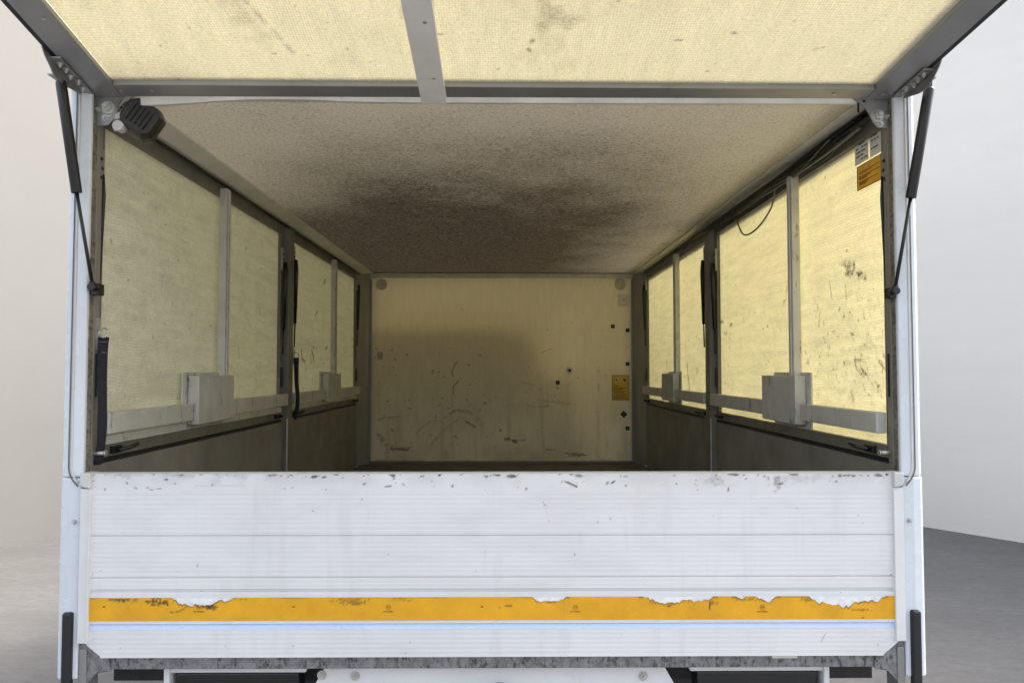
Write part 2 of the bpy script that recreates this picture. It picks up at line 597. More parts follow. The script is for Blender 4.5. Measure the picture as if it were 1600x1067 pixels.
def wall_line(name, p0, p1, h, thick, m, label):
    a, b = Vector((*p0, 0)), Vector((*p1, 0))
    d = (b - a).normalized()
    n = Vector((-d.y, d.x, 0))
    if n.dot(-a) > 0:
        n = -n
    n = n * thick
    poly = [(a.x, a.y), (b.x, b.y), (b.x + n.x, b.y + n.y), (a.x + n.x, a.y + n.y)]
    w = MB().prism(poly, 'z', 0, h).build(name, m)
    w['label'] = label
    w['category'] = 'wall'
    return w


wall_line('concrete_wall', (-8.2, 3.53), (0.75, 12.74), 5.9, 0.25, M_wl, 'plain warm grey rendered wall, colour darkened to offset the sun, behind the left side of the truck')
wall_line('concrete_wall', (7.6, 3.57), (0.83, 12.72), 5.6, 0.25, M_wr, 'plain pale cool grey rendered wall, colour lightened to offset its shade, behind the right side of the truck')

# ------------------------------------------------------------------ the truck
XC = -0.03
Z = lambda zr: EYE + zr                   # heights below are measured from the eye level
T = empty('box_truck', (XC, 3.8, 0), 'white box truck with its rear lid raised over a grimy empty load space', 'truck')


def X(side, hw):
    return XC + side * hw


# ---- floor, ceiling, roof
MB().box(X(-1, 1.06), X(1, 1.06), 1.96, 5.64, Z(-0.735), Z(-0.70)).build('load_floor', M_floor, T, 0.002)

CH, CL = 1.005, 0.742      # ceiling half width, height


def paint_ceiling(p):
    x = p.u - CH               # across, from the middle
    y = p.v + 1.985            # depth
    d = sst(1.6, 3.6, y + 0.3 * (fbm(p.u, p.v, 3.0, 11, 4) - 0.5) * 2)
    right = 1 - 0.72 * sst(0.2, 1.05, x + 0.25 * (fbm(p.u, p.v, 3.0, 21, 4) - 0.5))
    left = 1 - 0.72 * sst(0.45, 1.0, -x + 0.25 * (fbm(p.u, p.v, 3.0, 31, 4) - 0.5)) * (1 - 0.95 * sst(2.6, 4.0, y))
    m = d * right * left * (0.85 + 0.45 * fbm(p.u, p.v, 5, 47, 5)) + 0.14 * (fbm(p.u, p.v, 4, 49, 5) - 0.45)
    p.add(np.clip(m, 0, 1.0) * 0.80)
    for (a, b, r) in ((983, 184, .011), (1038, 197, .006), (1104, 334, .025), (1070, 361, .025), (1046, 381, .022), (1026, 398, .022)):
        q = at_height(a - (8 if a > 1020 else 0), b, Z(CL))
        p.spot(q.x - X(-1, CH), q.y - 1.985, r, max(.005, r * .35), 1.0, 0.1)
    p.specks(60, 0, 2 * CH, 0.1, 3.2, .002, .008, .5, 1, 5)


sheet('ceiling_sheet', M_ceiling, T, (X(-1, CH), 1.985, Z(CL)), (1, 0, 0), (0, 1, 0), 2 * CH, 3.66, 0.008, paint_ceiling)
b = MB()
for s in (-1, 1):
    b.box(X(s, 0.99), X(s, 1.12), 1.985, 5.68, Z(CL + 0.012), Z(CL + 0.06))
for y0_, y1_ in ((1.985, 2.03), (5.60, 5.68)):
    b.box(X(-1, 0.9895), X(1, 0.9895), y0_, y1_, Z(CL + 0.012), Z(CL + 0.06))
b.build('roof_frame', M_white, T, 0.004)

# white strip that closes the rear edge of the ceiling, pulled down at its left end
tr = MB()
n = 60
vs = []
for i in range(n + 1):
    x = X(-1, 0.985) + 1.97 * i / n
    t = i / n
    sag = -0.011 * (1 - sst(0.0, 0.16, t)) + 0.008 * math.exp(-((t - 0.2) / 0.1) ** 2)
    zt = Z(0.750) + float(sag)
    for dy, dz in ((0, 0), (0, -0.027), (0.012, -0.027), (0.012, 0)):
        vs.append((x, 1.972 + dy, zt + dz))
fs = [(i * 4 + k, i * 4 + (k + 1) % 4, i * 4 + 4 + (k + 1) % 4, i * 4 + 4 + k) for i in range(n) for k in range(4)]
fs += [(0, 1, 2, 3), (n * 4 + 3, n * 4 + 2, n * 4 + 1, n * 4)]
tr.add(vs, fs)
tr.build('ceiling_edge_strip', M_cream, T, label='cream strip along the rear edge of the ceiling, sagging at its left end')
MB().box(X(-1, 1.10), X(1, 1.10), 1.988, 2.0, Z(0.745), Z(0.800)).build('rear_header', M_blackp, T)

for s in (-1, 1):
    # sloping rail between ceiling and wall
    poly = [(0.975, 0.7415), (0.975, 0.736), (1.038, 0.719), (1.052, 0.719), (1.056, 0.727), (1.056, 0.749), (1.0, 0.752)] if s < 0 else [(1.002, 0.7415), (1.002, 0.737), (1.040, 0.731), (1.052, 0.731), (1.056, 0.735), (1.056, 0.749), (1.01, 0.752)]
    MB().prism([(X(s, a), Z(b)) for a, b in poly], 'y', 1.99, 5.60).build('ceiling_rail', M_cream, T, 0.0015)
    MB().box(X(s, 1.058), X(s, 1.10), 2.0, 5.46, Z(0.722), Z(0.747)).build('hinge_seal', M_black, T)
    # cable-like bead along the rail
    MB().tube([(X(s, 1.045), 2.02 + i * 0.17, Z(0.709) + 0.002 * sin(i * 1.7)) for i in range(21)], 0.004, 6).build('seal_bead', M_black, T)

# ---- front wall of the load space
BY, BH, BT, BB = 5.63, 1.0, 0.742, -0.70


def bw(px, py):
    q = at_depth(px, py, BY)
    return q.x - X(-1, BH), q.z - Z(BB)


def paint_bulkhead(p):
    W, H = 2 * BH, BT - BB
    # general film of dirt, heavier low down, with runs
    n1 = fbm(p.u, p.v, 3, 61, 5)
    runs = fbm(p.u, p.v, 3, 71, 5, 9.0, 0.7)
    p.add(0.20 * sst(0.35, 0.75, n1) * sst(1.25, 0.3, p.v))
    p.add(0.30 * sst(0.5, 0.78, runs) * sst(1.0, 0.1, p.v))
    p.add(0.8 * sst(0.05, 0.0, p.v) * sst(.35, .7, fbm(p.u, p.v, 9, 75, 4)))
    p.add(0.4 * sst(0.22, 0.0, p.v) * sst(.4, .8, fbm(p.u, p.v, 5, 76, 5)))
    p.add(0.35 * sst(0.08, 0.0, p.u) * (0.4 + n1))
    p.specks(240, 0, W, 0.05, H * 0.85, .002, .008, .15, .7, 81, 2.5)
    p.specks(60, 0, W * .45, 0.4, 0.9, .003, .010, .4, .95, 82, 2.5)
    p.specks(40, 0.05, W * .5, 0.1, .5, .003, .012, .4, .9, 83, 3)
    L = lambda pts, w, s, br=0.0: p.line([bw(*q) for q in pts], w, s, br)
    L([(712, 568), (706, 580), (708, 588)], .007, 1)
    L([(717, 595), (709, 602), (708, 616)], .008, 1)
    L([(672, 697), (690, 675), (706, 661), (722, 653), (735, 650), (745, 654), (752, 665)], .022, .38, .4)
    L([(650, 676), (673, 658)], .012, .4, .3)
    L([(695, 652), (712, 641), (732, 643), (745, 652)], .02, .6, .35)
    L([(728, 658), (742, 667)], .014, .95, .2)
    L([(742, 650), (758, 665)], .03, .35, .42)
    L([(591, 678), (602, 693), (617, 702), (638, 701)], .035, .6, .4)
    L([(612, 701), (636, 702)], .02, 1, .2)
    L([(825, 633), (840, 637), (856, 634)], .016, .45, .3)
    L([(840, 625), (900, 632)], .012, .4, .35)
    L([(590, 655), (640, 648)], .010, .6, .4)
    L([(865, 616), (880, 635)], .010, .3, .3)
    L([(845, 551), (862, 545)], .008, .5, .2)
    L([(815, 598), (836, 602)], .008, .5, .3)
    p.spot(*bw(793, 686), .035, .016, 1.0, -.1, .4, .35, 3)
    p.spot(*bw(804, 689), .030, .016, 1.0, -.3, .4, .35, 4)
    p.spot(*bw(782, 672), .012, .011, 1.0)
    L([(800, 688), (822, 687)], .008, .8, .2)
    p.spot(*bw(900, 710), .085, .022, .9, 0, .6, .35, 5)
    L([(884, 708), (915, 711)], .012, .9, .1)
    L([(853, 702), (868, 703)], .007, .9, .2)
    p.spot(*bw(935, 605), .012, .06, .5, 0, .8, .3, 6)
    p.spot(*bw(935, 581), .010, .03, .5, 0, .8, .3, 7)
    p.spot(*bw(871, 606), .014, .012, .65)
    p.spot(*bw(676, 580), .018, .018, .8, 0, .8, .5, 8)
    p.spot(*bw(733, 570), .016, .012, .8, 0, .8, .5, 9)
    for q in ((607, 572), (615, 574), (609, 585), (618, 586), (599, 573), (642, 692), (643, 698), (645, 705), (697, 705), (698, 708),
              (766, 626), (797, 634), (761, 682), (826, 574), (823, 586)):
        p.spot(*bw(*q), .009, .008, .8, 0, .8, .3, int(q[0]))
    p.d *= 0.82
    L([(920, 516), (960, 517)], .005, .3, .45)
    L([(925, 643), (985, 643)], .006, .2, .45)
    L([(914, 520), (914, 600)], .02, .10, .4)


bk = sheet('front_wall', M_bulk, T, (X(-1, BH), BY, Z(BB)), (1, 0, 0), (0, 0, 1), 2 * BH, BT - BB, 0.005, paint_bulkhead,
           ) 
bk['label'] = 'cream translucent front wall with brown scuffs and runs'
MB().box(X(-1, BH), X(1, BH), BY - 0.02, BY - 0.004, Z(0.706), Z(0.735)).build('front_top_rail', M_cream, bk, 0.002)
MB().box(X(-1, BH), X(1, BH), BY - 0.03, BY - 0.004, Z(-0.698), Z(-0.682)).build('front_bottom_rail', M_frame, bk, 0.002)
for s in (-1, 1):
    MB().box(X(s, BH - 0.012), X(s, BH - 0.001), BY - 0.022, BY - 0.004, Z(-0.68), Z(0.69)).build('corner_angle', M_alu, bk)
# clearance reflectors near the top corners
for px in (596, 969):
    q = at_depth(px, 444.5, BY - 0.006)
    b = MB()
    b.tube([(q.x, q.y + 0.004, q.z), (q.x, q.y - 0.004, q.z)], 0.046, 8)
    b.tube([(q.x, q.y - 0.003, q.z), (q.x, q.y - 0.012, q.z)], 0.026, 20)
    b.build('round_marker_base', mat('hazy_plastic', (0.66, 0.60, 0.44), 0.4, 0, 0.1, 40), bk, 0.002)
q = at_depth(974.5, 469, BY - 0.012)
MB().box(q.x - 0.043, q.x + 0.043, BY - 0.022, BY - 0.002, q.z - 0.043, q.z + 0.043).tube([(q.x, BY - .0225, q.z), (q.x, BY - .0235, q.z)], .005, 8, 1).build('junction_box', [M_wood, M_black], bk, 0.003)
q = at_depth(593.5, 556, BY)
MB().box(q.x - 0.022, q.x + 0.022, BY - 0.003, BY - 0.001, q.z - 0.03, q.z + 0.03).build('wall_patch', mat('faded_patch', (0.55, 0.50, 0.38), .5), bk)
for px, py, rot in ((957.5, 510, 0), (980.5, 516, 0), (980.5, 568.5, 0), (871.5, 597.5, 0), (974.5, 647, 45), (980.5, 669, 0)):
    q = at_depth(px, py, BY)
    r = 0.0145 if rot == 0 else 0.019
    b = MB()
    a0 = R(rot + 45)
    poly = [(q.x + r * 1.414 * cos(a0 + k * pi / 2), q.z + r * 1.414 * sin(a0 + k * pi / 2)) for k in range(4)]
    b.prism(poly, 'y', BY - 0.005, BY - 0.0012)
    b.tube([(q.x, BY - 0.005, q.z), (q.x, BY - 0.0062, q.z)], 0.0035, 8, 1)
    b.build('fixing_plug', [M_black, M_frame], bk)
for px, py in ((973, 523), (973.5, 568), (983, 699.5)):
    q = at_depth(px, py, BY)
    MB().tube([(q.x, BY - .001, q.z), (q.x, BY - 0.006, q.z)], 0.0065, 10).build('rivet', M_residue, bk)
q = at_depth(890, 579, BY)
b = MB()
b.tube([(q.x, BY - .001, q.z), (q.x, BY - .006, q.z)], 0.026, 24)
b.tube([(q.x, BY - .006, q.z), (q.x, BY - .010, q.z)], 0.011, 16, 1)
b.build('washer_plug', [M_cream, M_black], bk, 0.001)

# small instruction label on the front wall
a = at_depth(956, 586, BY); c = at_depth(983, 625, BY)
b = MB()
b.box(a.x, c.x, BY - 0.003, BY - 0.0012, c.z, a.z)
w, h = c.x - a.x, a.z - c.z


def rect(b, u0, u1, v0, v1, mi, y=BY - 0.0036, ax=a.x, az=a.z, w=w, h=h):
    b.box(ax + u0 * w, ax + u1 * w, y, y + 0.0007, az - v1 * h, az - v0 * h, mi)


for e in ((0, 1, 0, .022), (0, 1, .978, 1), (0, .03, .022, .978), (.97, 1, .022, .978)):
    rect(b, *e, 1)
q0 = (a.x + .28 * w, a.z - .2 * h)
b.tube([(q0[0], BY - .0031, q0[1]), (q0[0], BY - .0040, q0[1])], .013, 20, 2)
b.tube([(q0[0] - .004, BY - .0040, q0[1] + .003), (q0[0] - .004, BY - .0046, q0[1] + .003)], .006, 12, 1)
b.tube([(q0[0] + .004, BY - .0040, q0[1] - .004), (q0[0] + .004, BY - .0046, q0[1] - .004)], .005, 12, 1)
b.tube([(a.x + .75 * w, BY - .0031, a.z - .2 * h), (a.x + .75 * w, BY - .0038, a.z - .2 * h)], .011, 20, 3)
for k, (v0, x1) in enumerate(((.42, .4), (.5, .9), (.56, .62), (.64, .88), (.7, .7), (.79, .9), (.85, .8), (.91, .9))):
    rect(b, .12, x1, v0, v0 + .022, 3 if k % 2 else 1)
b.build('instruction_label', [mat('ochre_label', (0.80, 0.52, 0.07), .5), M_ink, M_residue, mat('label_brown', (0.22, 0.12, 0.01), .5)], bk)

# ---- posts
for s in (-1, 1):
    # front corner posts beside the front wall
    b = MB()
    b.prism([(X(s, a), y) for a, y in ((1.0, 5.62), (1.0, 5.57), (1.02, 5.545), (1.068, 5.47), (1.10, 5.47), (1.10, 5.65), (1.0, 5.65))], 'z', Z(-0.70), Z(0.735))
    b.build('front_corner_post', M_alu, T, 0.003)
    # middle post
    b = MB()
    b.box(X(s, 1.044), X(s, 1.105), 3.665, 3.745, Z(-0.70), Z(0.715))
    b.box(X(s, 1.038), X(s, 1.043), 3.655, 3.755, Z(-0.70), Z(-0.235))
    mp = b.build('middle_post', M_frame, T, 0.003)
    MB().box(X(s, 1.04), X(s, 1.044), 3.645, 3.652, Z(-0.70), Z(-0.235)).build('edge_bead', M_rail, mp)
    # rear corner post: white lacquered profile, seam, seal, jamb
    prof = [(1.061, 1.93), (1.085, 1.926), (1.108, 1.93), (1.117, 1.937), (1.122, 1.95), (1.124, 2.03), (1.09, 2.03), (1.072, 1.985), (1.061, 1.94)]
    b = MB()
    b.prism([(X(s, a), y) for a, y in prof], 'z', Z(-0.2742), Z(0.762))
    cp = b.build('corner_post', M_post, T, 0.004, 3)
    prof2 = [(1.0645, 1.93), (1.090, 1.925), (1.112, 1.929), (1.119, 1.937), (1.1245, 1.95), (1.126, 2.03), (1.09, 2.03), (1.0645, 1.975)]
    b = MB()
    b.prism([(X(s, a), y) for a, y in prof2], 'z', Z(-0.802), Z(-0.2785))
    lp = b.build('lower_post', M_post, T, 0.004, 3)
    MB().box(X(s, 1.075), X(s, 1.099), 1.914, 1.935, Z(-0.86), Z(-0.625)).build('rubber_buffer', M_black, lp, 0.006, 3)
    b = MB()
    b.bolt((X(s, 1.078), 1.9265, Z(-0.392)), (0, -1, 0), 0.0045, 0.004)
    b.build('screw', M_chrome, lp)
    # bead that runs down the post and curls in at the bottom
    for off, r, m in ((0.0, 0.0028, M_trim), (0.008, 0.0016, M_greycab)):
        pts = [(X(s, 1.088 + off), 1.9255, Z(0.735 - 0.06 * i)) for i in range(17)]
        for k in range(8):
            t = k / 7
            pts.append((X(s, (1.088 + off) - (0.018 + off * .9) * t ** 2.2), 1.9255, Z(-0.245 - (0.045 + off) * t)))
        MB().tube(pts, r, 8).build('door_bead', m, cp)
    b = MB()
    b.box(X(s, 1.060), X(s, 1.072), 1.9405, 1.962, Z(-0.70), Z(0.735))
    b.build('jamb', M_jamb, cp, 0.001)
    MB().box(X(s, 1.060), X(s, 1.072), 1.963, 1.990, Z(-0.70), Z(0.70)).build('inner_channel', M_alu2, cp, 0.002)
    MB().box(X(s, 1.0575), X(s, 1.0595), 1.974, 1.981, Z(-0.07), Z(0.045)).build('latch_slot', M_black, cp)
    MB().tube([(X(s, 1.066), 1.975, Z(-0.218)), (X(s, 1.028), 1.975, Z(-0.218))], 0.0055, 12).tube([(X(s, 1.030), 1.975, Z(-0.218)), (X(s, 1.026), 1.975, Z(-0.218))], 0.008, 12).build('lock_pin', M_chrome, cp)
    # steel rail on top of the post under the lid
    b = MB()
    b.prism([(X(s, a), y) for a, y in ((1.03, 1.90), (1.16, 1.90), (1.16, 1.965), (1.03, 1.965))], 'z', Z(0.766), Z(0.771))
    b.box(X(s, 1.075), X(s, 1.135), 1.875, 1.90, Z(0.764), Z(0.776))
    b.build('post_cap', M_steel, cp, 0.001)

# ---- side flaps: frame, sheet, mullion, rail, cover box
FT, FB = 0.720, -0.238


def side_paint(s, y0, y1, seedn, fun):
    def f(p):
        p.seed = seedn
        st = fbm(p.u, p.v, 4, seedn, 5, 1.0, 6.0)
        p.add(0.12 * sst(0.5, 0.8, st))
        p.add(0.28 * sst(0.12, 0.0, p.v) * fbm(p.u, p.v, 14, seedn + 2, 3))
        p.add(0.10 * sst(0.58, 0.75, fbm(p.u, p.v, 16, seedn + 9, 4)))
        p.specks(70, 0, y1 - y0, 0, 0.85, .0015, .006, .3, .95, seedn + 3, 3)
        fun(p)
    return f


def flap(s, y0, y1, mull, box, fun, seedn, strap_y=None):
    root = MB()
    fo, fi = 1.070, 1.10
    root.box(X(s, fo), X(s, fi), y0, y1, Z(0.673), Z(FT))
    root.box(X(s, fo), X(s, fi), y0, y1, Z(FB), Z(-0.202))
    sw = 0.026 if y0 < 3 else 0.042
    root.box(X(s, fo), X(s, fi), y0, y0 + sw, Z(-0.202), Z(0.673))
    root.box(X(s, fo), X(s, fi), y1 - 0.042, y1, Z(-0.202), Z(0.673))
    fr = root.build('side_flap', M_frame, T, 0.002)
    W, H = y1 - y0 - 0.042 - sw, 0.875

    def pp(p):
        def L(pts, w, sv, br=0.0):
            p.line([(q.y - (y0 + sw), q.z - Z(-0.202)) for q in (at_side(a, b, X(s, 1.085)) for a, b in pts)], w, sv, br)

        def S(px, py, ra, rb, sv, ang=0, edge=.6, rough=.35):
            q = at_side(px, py, X(s, 1.085))
            p.spot(q.y - (y0 + sw), q.z - Z(-0.202), ra, rb, sv, ang, edge, rough, int(px))
        fun(p, L, S)
    sheet('translucent_panel', M_side, fr, (X(s, 1.085), y0 + sw, Z(-0.202)), (0, 1, 0), (0, 0, 1), W, H, 0.005,
          side_paint(s, y0, y1, seedn, pp))
    MB().box(X(s, 1.040), X(s, 1.0685), mull - 0.016, mull + 0.016, Z(-0.05), Z(0.70)).box(X(s, 1.034), X(s, 1.0395), mull - 0.007, mull + 0.012, Z(-0.05), Z(0.695)).build('upright_bar', M_rail, fr, 0.002)
    b = MB()
    b.box(X(s, 1.036), X(s, 1.064), y0 + 0.012, box[0] + 0.02, Z(-0.170), Z(-0.113))
    b.box(X(s, 1.036), X(s, 1.064), box[1] - 0.02, y1 - 0.012, Z(-0.170), Z(-0.113))
    b.build('lock_rail', M_rail, fr, 0.003)
    b = MB()
    b.box(X(s, 1.062), X(s, 1.0695), box[0] - 0.005, box[1] - 0.02, Z(-0.202), Z(-0.006))
    b.box(X(s, 1.022), X(s, 1.060), box[0] + 0.03, box[1], Z(-0.185), Z(-0.018))
    b.build('lock_cover_box', M_rail, fr, 0.003)
    b = MB()
    if s < 0:
        for ya, yb in ((y0 + 0.04, box[0] - 0.01), (box[1] - 0.015, y1 - 0.04)):
            MB().box(X(s, 1.060), X(s, 1.0685), ya, yb, Z(-0.202), Z(-0.176)).build('lower_bead', M_rail, fr, 0.001)
    # rubber latch blocks on the stiles
    for yy in ((y0 + 0.015, y1 - 0.035) if y0 > 3 else (y1 - 0.035,)):
        MB().box(X(s, 1.062), X(s, 1.0695), yy, yy + 0.022, Z(-0.08), Z(0.015)).build('rubber_block', M_black, fr, 0.001)
    # black sliding bolts at the lower corners
    for yy, dr in ((y0 + 0.10, 1), (y1 - 0.10, -1)):
        b = MB()
        b.tube([(X(s, 1.055), yy, Z(-0.222)), (X(s, 1.03), yy + 0.02 * dr, Z(-0.215)), (X(s, 1.03), yy + 0.06 * dr, Z(-0.21))], 0.006, 8)
        b.box(X(s, 1.058), X(s, 1.0695), yy - 0.02, yy + 0.03, Z(-0.230), Z(-0.210))
        b.build('sliding_bolt', M_blackp, fr, 0.002)
    return fr


def f_ln(p, L, S):
    p.add(0.10 * sst(0.45, 0.7, fbm(p.u, p.v, 18, 7, 4)) * sst(0.0, 0.6, 1.1 - p.u))
    L([(372, 540), (374, 560)], .004, .7, .2)
    S(372, 625, .05, .02, .35)
    L([(405, 480), (407, 493)], .006, .5)
    p.specks(60, 0, .9, .1, .8, .002, .006, .3, .8, 12, 2)


def f_lf(p, L, S):
    L([(471, 547), (472, 560), (476, 565)], .014, .9, .1)
    L([(487, 548), (490, 558), (490, 563)], .016, .9, .1)
    L([(508, 546), (511, 541)], .014, .8)
    L([(506, 443), (508, 438)], .02, .8)
    L([(493, 493), (496, 486)], .013, .8)
    p.specks(60, 0.1, 1.0, .0, .35, .004, .016, .35, .9, 13, 2)


def f_rn(p, L, S):
    S(1328, 420, .050, .032, 1.0, .2, .9, .5)
    S(1345, 430, .050, .016, .9, .35, .9, .5)
    S(1318, 412, .030, .014, .8, 0, .9, .5)
    L([(1300, 470), (1295, 432)], .004, .8, .35)
    L([(1321, 445), (1322, 468)], .004, .9, .25)
    L([(1282, 482), (1279, 510)], .005, .7, .25)
    L([(1335, 563), (1345, 562)], .008, .8, .2)
    L([(1336, 558), (1337, 572)], .006, .8, .2)
    S(1348, 580, .05, .016, .8, .2, .9, .6)
    S(1372, 604, .012, .006, 1.0, -.5)
    S(1378, 570, .03, .008, .8, .6, .8, .5)
    S(1382, 558, .02, .006, .9, .8, .8, .5)
    S(1332, 620, .02, .02, .5)
    S(1262, 566, .03, .012, .6, 0, .9, .6)
    p.specks(130, 0, .5, .1, .45, .0015, .006, .4, 1, 14, 3)
    p.specks(70, 0.3, 1.6, .05, .45, .0015, .006, .4, .9, 17, 3)
    S(1127, 503, .05, .012, .9, 0, .7, .5); S(1142, 507, .03, .012, .9); S(1134, 521, .05, .012, .55, 0, .9, .6)
    L([(1230, 440), (1229, 468), (1224, 472)], .006, .8, .15)
    L([(1141, 520), (1140, 530)], .006, .6, .2)
    p.add(0.22 * sst(0.5, 0.75, fbm(p.u, p.v, 45, 19, 4)) * sst(.7, .1, p.u) * sst(.6, .3, p.v))


def f_rf(p, L, S):
    L([(1074, 572), (1077, 610)], .03, .6, .4)
    L([(1042, 566), (1042, 572)], .02, .7)
    S(1090, 580, .04, .03, .35)
    p.specks(70, 0.0, 1.4, .05, .4, .003, .010, .35, .9, 18, 2)


FL = {}
FL['ln'] = flap(-1, 1.992, 3.655, 2.84, (2.52, 2.88), f_ln, 101)
FL['lf'] = flap(-1, 3.755, 5.465, 4.66, (4.38, 4.74), f_lf, 151)
FL['rn'] = flap(1, 1.992, 3.655, 2.60, (2.50, 2.86), f_rn, 201)
FL['rf'] = flap(1, 3.755, 5.465, 4.40, (4.35, 4.70), f_rf, 251)

# ---- drop sides under the flaps
for s in (-1, 1):
    for y0, y1 in ((1.992, 3.655), (3.755, 5.465)):
        b = MB()
        b.box(X(s, 1.068), X(s, 1.098), y0, y1, Z(-0.735), Z(-0.252))
        b.box(X(s, 1.064), X(s, 1.0675), y0 + .01, y1 - .01, Z(-0.475), Z(-0.470))
        ds = b.build('drop_side', M_board, T, 0.002)
        MB().box(X(s, 1.072), X(s, 1.096), y0, y1, Z(-0.250), Z(-0.241)).build('rubber_seal', M_black, ds)

# ---- gas struts of the side flaps on the inside of the posts
for s in (-1, 1):
    for y0, dr, zt in ((1.982, 1, 0.50), (3.625, -1, 0.50), (3.80, 1, 0.54), (5.43, -1, 0.60)):
        near = y0 < 2
        hh = 0.010 if near else 0.0
        kk = 0.4 if near else 1.0
        b = MB()
        b.box(X(s, 1.060 + hh * .4), X(s, 1.0695), y0 - 0.02 * (1 - near), y0 + 0.025, Z(zt - 0.01), Z(zt + 0.10))
        for k in range(3):
            b.tube([(X(s, 1.060), y0 + .004 * (k % 2), Z(zt + 0.02 + 0.025 * k)), (X(s, 1.057), y0 + .004 * (k % 2), Z(zt + 0.02 + 0.025 * k))], 0.005, 8, 1)
        st = b.build('flap_strut', [M_steel, M_black], T, 0.001)
        MB().tube([(X(s, 1.050 + hh), y0 + near * .012, Z(zt + .03)), (X(s, 1.050 + hh), y0 + near * .012 + 0.004 * dr, Z(zt - 0.03)), (X(s, 1.055 + hh), y0 + 0.010 * dr, Z(zt - 0.30))], [0.008 * kk, 0.012 * kk, 0.008 * kk], 12).build('strut_cylinder', M_blackp, st)
        MB().tube([(X(s, 1.055 + hh), y0 + 0.010 * dr, Z(zt - 0.30)), (X(s, 1.058 + hh), y0 + 0.012 * dr, Z(zt - 0.42))], 0.004 * kk, 8).build('strut_rod', M_blackp, st)

# ---- pull straps hanging on the left
for yt, cl, wv in ((1.978, ((162, 527), (162, 545), (162.5, 590), (163.5, 630), (163, 665), (158.5, 700), (151.5, 726)), .0135),
                   (3.762, ((463, 559), (463.5, 575), (464.5, 600), (466, 622), (464, 640), (458.5, 656)), .0130)):
    b = MB()
    k0 = FPX / yt
    top = at_depth(cl[0][0], cl[0][1] - 0.012 * k0, yt)
    ring = [(top.x + 0.013 * cos(a), yt + 0.004 * sin(a), top.z + 0.012 * sin(a)) for a in [2 * pi * k / 20 for k in range(21)]]
    b.tube(ring, 0.0026, 8, 1)
    b.box(top.x - .022, top.x - .014, yt - .002, yt + .012, top.z - .045, top.z + .04, 1)
    b.box(top.x - .016, top.x - .008, yt - .002, yt + .004, top.z + .006, top.z + .011, 1)
    ps = [at_depth(a, b_, yt) for a, b_ in cl]
    fine = []
    for i in range(len(ps) - 1):
        q0 = ps[max(i - 1, 0)]; q1 = ps[i]; q2 = ps[i + 1]; q3 = ps[min(i + 2, len(ps) - 1)]
        for k in range(6):
            t = k / 6
            fine.append(0.5 * ((2 * q1) + (q2 - q0) * t + (2 * q0 - 5 * q1 + 4 * q2 - q3) * t * t + (3 * q1 - q0 - 3 * q2 + q3) * t ** 3))
    fine.append(ps[-1])
    vs = []
    n = len(fine) - 1
    for i, q in enumerate(fine):
        t = i / n
        w2 = wv * (1 - .25 * t)
        tw = .25 + .5 * sin(pi * t)
        for a, c in ((-w2, 0), (w2, 0), (w2, .0026), (-w2, .0026)):
            vs.append((q.x + a * cos(tw), q.y + a * sin(tw) * .7 + c - .012 * sin(pi * t), q.z))
    fs = [(i * 4 + k, i * 4 + (k + 1) % 4, i * 4 + 4 + (k + 1) % 4, i * 4 + 4 + k) for i in range(n) for k in range(4)]
    fs += [(0, 1, 2, 3), (n * 4 + 3, n * 4 + 2, n * 4 + 1, n * 4)]
    b.add(vs, fs, 0)
    for dz in (.012, .040):
        b.box(top.x - wv * .9, top.x + wv * .9, yt - .0075, yt - .0045, top.z - dz - .0135, top.z - dz - .012, 2)
    b.build('pull_strap', [M_web, M_chrome, M_greycab], T)

# ---- labels on the near right panel
def side_quad(b, px0, px1, pyA, pyB, mi, off, zt0=None):
    pass


xq = X(1, 1.085)
c0 = at_side(1340, 262, xq); c1 = at_side(1378, 240, xq)
e0 = at_side(1340, 299, xq); e1 = at_side(1378, 281, xq)
yA, yB = c1.y, c0.y
zt_, zb_ = (c0.z + c1.z) / 2, (e0.z + e1.z) / 2


def sq(b, y0, y1, z0, z1, mi, lift):
    b.box(xq - lift, xq - lift + 0.0008, y0, y1, z0, z1, mi)


b = MB()
sq(b, yA, yB, zb_, zt_, 0, 0.0015)
w, h = yB - yA, zt_ - zb_
for u0, u1, v0, v1 in ((0, 1, 0, .025), (0, 1, .975, 1), (0, .02, .025, .975), (.98, 1, .025, .975)):
    sq(b, yA + u0 * w, yA + u1 * w, zb_ + v0 * h, zb_ + v1 * h, 1, 0.0024)
# lines of small print, read from the far side to the near side
rg = random.Random(4)
for v, a0 in ((.70, .06), (.645, .4), (.52, .05), (.46, .4), (.41, .55), (.29, .12), (.235, .5), (.19, .6)):
    x = 1 - .08
    while x > a0 + .02:
        ln = rg.uniform(.05, .14)
        sq(b, yA + max(a0, x - ln) * w, yA + x * w, zb_ + v * h, zb_ + (v + .022) * h, 1, 0.0024)
        x -= ln + .018
b.build('orange_warning_label', [M_lab_o, M_red], FL['rn'], label='orange label with dark red border and printed lines')
zt2, zb2 = zt_ + 0.145, zt_ + 0.006
b = MB()
ym = yA + (yB - yA) * .48
sq(b, yA - .002, ym - .004, zb2, zt2, 0, 0.0015)
sq(b, ym + .004, yB + .012, zb2, zt2 - .006, 0, 0.0015)
for (p0, p1) in ((yA - .002, ym - .004), (ym + .004, yB + .012)):
    sq(b, p1 - .016, p1 - .006, zt2 - .036, zt2 - .022, 1, .0024) if p0 > yA else sq(b, p1 - .022, p1 - .008, zt2 - .045, zt2 - .03, 1, .0024)
    for k in range(11):
        z = zt2 - .014 - k * .0115
        if z < zb2 + .008:
            break
        x = p1 - .008 - (.018 if 1 < k < 4 else 0)
        while x > p0 + .02:
            ln = rg.uniform(.008, .026)
            if rg.random() < .8:
                sq(b, max(p0 + .006, x - ln), x, z, z + .0035, 1, .0024)
            x -= ln + .005
